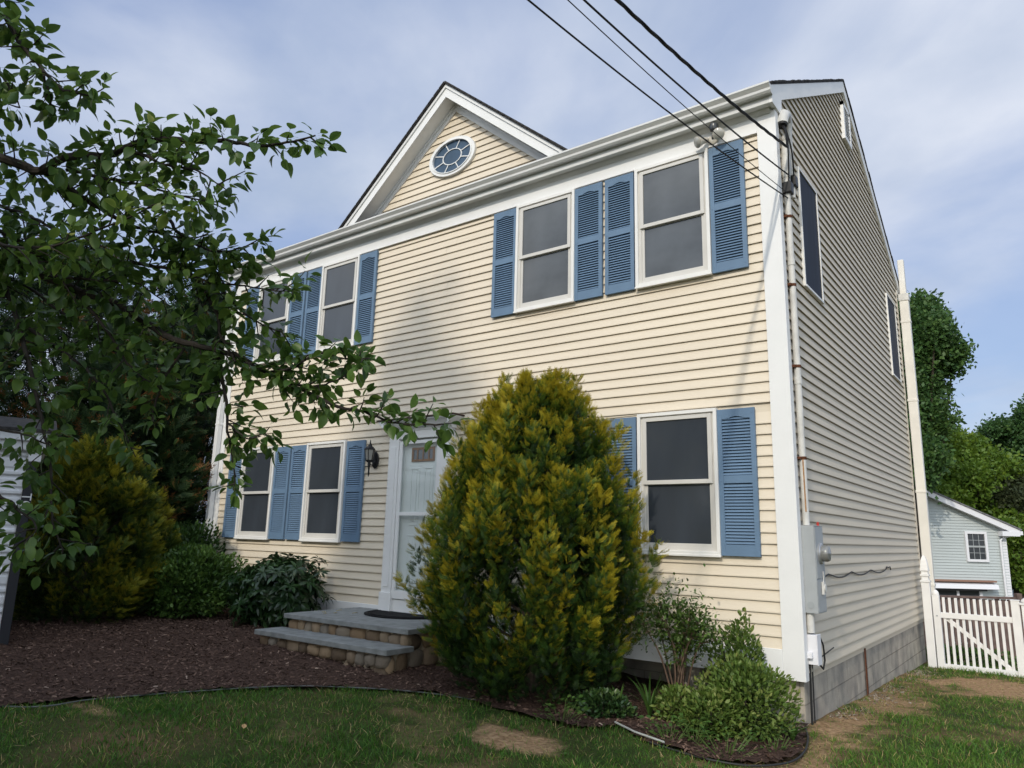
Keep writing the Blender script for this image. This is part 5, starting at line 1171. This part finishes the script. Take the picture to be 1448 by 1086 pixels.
mb=MB(); mb.box(X1,X2,GY_-.03,GY_+.03,zb0,zb1); gp(mb,'rail')
npk=11
for k in range(npk):
    xk=X1+(X2-X1)*(k+.62)/(npk+.25)
    mb=MB(); mb.box(xk-.019,xk+.019,GY_-.012,GY_+.012,zr1-.0,gzz(.372)); gp(mb,'picket')
    mb=MB(); mb.box(xk-.019,xk+.019,GY_-.012,GY_+.012,zb1,zr0); gp(mb,'picket')
mb=MB(); mb.bar((X1+.04,GY_+.026,zr0-.01),(X2-.05,GY_+.026,zb1+.0),.02,.06,(0,1,0)); 
mb=MB(); mb.prism([(X1+.02,GY_+.013,zr0),(X1+.11,GY_+.013,zr0),(X2-.02,GY_+.013,zb1),(X2-.11,GY_+.013,zb1)],(0,.02,0)); gp(mb,'brace')
mb=MB(); mb.lathe([(.012,-.051),(.012,-.056)],((X0+X1)/2-.0,GY_,gzz(.08)),8,'y'); o=mb.build('bolt',M_GRY); o.parent=gate; o.matrix_parent_inverse=Matrix.Translation((-gx(.7),-GY_,-ZG))
fs=empty('fence_section',(X3+.9,GY_,ZG),'white vinyl fence section at the right edge beside the gate','fence')
def fp(mb,name,m=M_VINF): o=mb.build(name,m,bevel=.004); o.parent=fs; o.matrix_parent_inverse=Matrix.Translation((-X3-.9,-GY_,-ZG))
mb=MB(); mb.box(X3+.02,X3+.14,GY_-.06,GY_+.06,-.85,gzz(.36)); mb.lathe([(.062,.0005),(.066,.02),(.05,.05),(.004,.08)],(X3+.08,GY_,gzz(.36)),14); mb.box(X3-.004,X3+.16,GY_-.075,GY_+.075,gzz(.33),gzz(.36)); fp(mb,'end_post')
mb=MB(); mb.box(X3+.14,X3+1.9,GY_-.03,GY_+.03,zr0,zr1); fp(mb,'rail')
mb=MB(); mb.box(X3+.14,X3+1.9,GY_-.03,GY_+.03,zb0,zb1); fp(mb,'rail')
for k in range(17):
    xk=X3+.2+k*.1; mb=MB(); mb.box(xk-.019,xk+.019,GY_-.012,GY_+.012,zb1,zr0); fp(mb,'picket')

# brown stockade fence beyond the gate
fa=at(1322,843,14.0); fb=at(1434,848,14.0); wf=empty('wooden_fence',tuple((fa+fb)/2-np.array([0,0,1.])),'dark brown wooden board fence behind the white gate','fence')
e1=Vector(fb-fa); e1.z=0; LW=e1.length; e1.normalize(); fr_=Matrix.Translation(Vector((fa[0],fa[1],0)))@Matrix(((e1.x,-e1.y,0,0),(e1.y,e1.x,0,0),(0,0,1,0),(0,0,0,1)))
inv=Matrix.Translation(-(Vector((fa+fb)/2)-Vector((0,0,1))))
def wp(mb,name): o=mb.build(name,M_WOOD); o.parent=wf; o.matrix_parent_inverse=inv
zt_=float(fa[2]); zb_=float(at(1400,925,14)[2])
mb=MB(); mb.M=fr_
x=-2.2
while x<LW+.02: mb.box(x,x+.085,0,.02,zb_,zt_-.03+random.uniform(-.008,.008)); x+=.12
wp(mb,'boards')
mb=MB(); mb.M=fr_; mb.box(-2.2,LW+.05,-.04,.06,zt_-.03+.009,zt_+.02); wp(mb,'cap_rail')
mb=MB(); mb.M=fr_; mb.box(-2.2,LW+1.2,-.03,-.002,zb_-.03,zb_+.07); wp(mb,'bottom_rail')
mb=MB(); mb.M=fr_; mb.box(LW+.03,LW+.13,-.05,.05,zb_-.8,zt_+.09); wp(mb,'fence_upright')
mb=MB(); mb.M=fr_; mb.box(-2.2,LW+1.2,-.015,.0,zb_-.42,zb_-.30); wp(mb,'lower_board')
leafbush('low_garden_plants','low green garden plants below the brown fence','shrub',(float((fa+fb)[0]/2)-.2,float(fa[1])-.9),lz(float(fa[0]),float(fa[1])-.9)-.15,.9,.45,.22,2500,SM,.07,M_YEW,.5,26,bumps=20,ymax=None)

# ================================================================== neighbouring houses
NP=at(1425,790,30); hr=np.array([RT[0],RT[1]]); hr/=np.linalg.norm(hr)
nh=empty('neighbour_house',(NP[0],NP[1],-3.2),'pale gray green clapboard house beyond the white gate','house')
Mn=Matrix(((-hr[0],-hr[1],0,0),(-hr[1],hr[0],0,0),(0,0,1,0),(0,0,0,1)))      # local x to the left, y away
def NB(): 
    b=MB(); b.M=Mn; return b
zE=float(at(1420,745,30)[2])+3.2; zR=float(at(1300,690,30)[2])+3.2; sl_=(zR-zE)/(120/FPX*30)
wid=8.4; pk=wid/2
mb=NB(); roofz=lambda s: zE+sl_*min(s+.15,wid+.15-s)
mb.prism([(0,.02,0),(wid,.02,0),(wid,.02,roofz(wid)),(pk,.02,roofz(pk)),(0,.02,roofz(0))],(0,9,0)); 
def nspan(z):
    q=max(0,(z-zE)/sl_-.15); return [(q,wid-q)] if q<pk else [(pk-.01,pk)]
LAPS=LAP; LAP=.115
lap_rows(mb,lambda s,o,z:(s,.02-o,z),.2,roofz(pk)-.15,nspan,.03,False)
lap_rows(mb,lambda s,o,z:(-o,s,z),.2,zE-.1,lambda z:[(.02,9)],.03,False)
LAP=LAPS
mb.build('wall',M_NSID,nh)
mb=NB()
mb.prism([(-.42,-.30,roofz(-.42+0)),(pk,-.30,roofz(pk)),(pk,-.30,roofz(pk)-.24),(-.42,-.30,roofz(-.42)-.24)],(0,.04,0)); mb.prism([(wid+.42,-.30,roofz(wid+.42)),(pk+.001,-.30,roofz(pk)),(pk+.001,-.30,roofz(pk)-.24),(wid+.42,-.30,roofz(wid+.42)-.24)],(0,.04,0))
mb.prism([(-.42,-.26,roofz(-.42)-.18),(pk,-.26,roofz(pk)-.18),(pk,-.26,roofz(pk)-.22),(-.42,-.26,roofz(-.42)-.22)],(0,.28,0))
mb.prism([(-.42,-.31,roofz(-.42)-.26),(.30,-.31,roofz(-.42)-.26),(.30,-.31,roofz(-.42)-.06),(-.42,-.31,roofz(-.42)-.06)],(0,.3,0)); mb.box(-.55,-.43,-.30,9,roofz(-.42)-.2,roofz(-.42)-.05)
mb.build('eave_trim',M_NTRM,nh)
mb=NB(); th=.06
mb.prism([(-.5,-.34,roofz(-.5)+.005),(pk,-.34,roofz(pk)+.005),(pk,-.34,roofz(pk)+.005+th),(-.5,-.34,roofz(-.5)+.005+th)],(0,9.5,0)); mb.prism([(wid+.5,-.34,roofz(wid+.5)+.005),(pk,-.34,roofz(pk)+.005),(pk,-.34,roofz(pk)+.005+th),(wid+.5,-.34,roofz(wid+.5)+.005+th)],(0,9.5,0)); mb.build('roof',mat('gray_shingle',(.16,.16,.17),.9,.2,var=.3,vscale=10),nh)
mb=NB(); mb.box(.0,.16,-.006,.019,.2,zE-.06); mb.box(-.026,.0,-.006,.16,.2,zE-.06); mb.build('corner_board',M_NTRM,nh)
mb=NB(); mb.tube([(-.48,-.25,zE-.1),(-.35,-.2,zE-.28),(.12,-.09,zE-.42),(.27,-.075,zE-.55),(.27,-.075,.2)],.045,8); mb.build('downspout',M_NTRM,nh)
def nx(px): return -(np.dot((at(px,790,30)-NP)[:2],hr))
def nz(py,px=1385): return float(at(px,py,30)[2])+3.2
def nwin(x0,x1,z0,z1):
    f=.10; mb=NB(); y0,y1=-.075,.018
    mb.box(x0-f,x0,y0,y1,z0-f,z1+f); mb.box(x1,x1+f,y0,y1,z0-f,z1+f); mb.box(x0,x1,y0,y1,z1,z1+f); mb.box(x0,x1,y0,y1,z0-f,z0); w_=mb.build('window',M_NTRM,nh)
    mb=NB(); mb.box(x0,x1,-.022,.012,z0,z1); mb.build('pane',M_GLN,w_)
    mb=NB(); zm=(z0+z1)/2; mb.box(x0,x1,-.05,-.0225,zm-.035,zm+.035)
    mb.build('sash_rail',M_GRY,w_)
    mb=NB()
    for k in (1,2): xx=x0+(x1-x0)*k/3; mb.box(xx-.008,xx+.008,-.034,-.0225,z0,zm-.036); mb.box(xx-.008,xx+.008,-.034,-.0225,zm+.036,z1)
    for zz in ((z0+zm)/2,(zm+z1)/2): mb.box(x0,x1,-.032,-.0228,zz-.008,zz+.008)
    mb.build('muntins',M_GRY,w_)
nwin(nx(1394),nx(1370),nz(791),nz(755))
mb=NB(); x0,x1=nx(1379),nx(1290); z0,z1=nz(905),nz(833); mb.box(x0-.12,x0,-.06,.018,z0,z1+.12); mb.box(x0,x1,-.06,.018,z1,z1+.12)
xm=nx(1349); mb.box(xm-.05,xm+.05,-.06,.018,z0,z1); d_=mb.build('patio_door',M_NTRM,nh); mb=NB(); mb.box(x0,xm-.0505,-.025,.012,z0,z1); mb.box(xm+.0505,x1,-.025,.012,z0,z1); mb.build('pane',M_GLN,d_)
mb=NB(); mb.prism([(x0-.65,-.02,nz(823)),(x0-.65,-.30,nz(826)),(x0-.65,-.34,nz(832)),(x0-.65,-.02,nz(830))],(x1-x0+.8,0,0)); aw=mb.build('awning_housing',M_NTRM,nh)
mb=NB(); mb.box(x0-.62,x1,-.28,-.03,nz(822.6),nz(820)); mb.build('awning_fabric',mat('rust_awning',(.28,.17,.13),.8,.1),aw); mb=NB(); mb.box(x0-.2,x1,-.26,-.10,nz(835),nz(832.5)); mb.build('awning_roller',M_BLK,aw)

bh=empty('neighbour_house',tuple(at(1447,800,44)*np.array([1,1,0])+np.array([0,0,-3.4])),'pale blue clapboard house with dark opening at the right edge','house')
def BB():
    b=MB(); b.M=Mn; return b
bz=lambda py: float(at(1447,py,44)[2])+3.4
mb=BB(); mb.box(-7,.75,0,7,0,bz(792)); mb.prism([(-7,0,bz(792)),(.75,0,bz(792)),(-3.1,0,bz(792)+1.7)],(0,7,0))
for z in np.arange(.3,bz(792)-.1,.14): mb.box(-7,.75,-.012,-.001,z,z+.012)
mb.build('wall',mat('blue_gray_siding',(.33,.40,.48),.55,.3),bh)
mb=BB(); mb.prism([(.95,-.3,bz(792)+.0),(-3.1,-.3,bz(792)+1.78),(-3.1,-.3,bz(792)+1.95),(.95,-.3,bz(792)+.17)],(0,7.6,0)); mb.prism([(-7.15,-.3,bz(792)+.0),(-3.101,-.3,bz(792)+1.78),(-3.101,-.3,bz(792)+1.95),(-7.15,-.3,bz(792)+.17)],(0,7.6,0)); mb.build('roof',M_NTRM,bh)
mb=BB(); mb.box(-2.6,.30,-.05,-.013,bz(850),bz(822)); wn=mb.build('window',M_NTRM,bh); mb=BB(); mb.box(-2.5,.20,-.056,-.0505,bz(848),bz(824)); mb.build('pane',mat('dark_opening',(.01,.01,.012),.3,.4),wn)
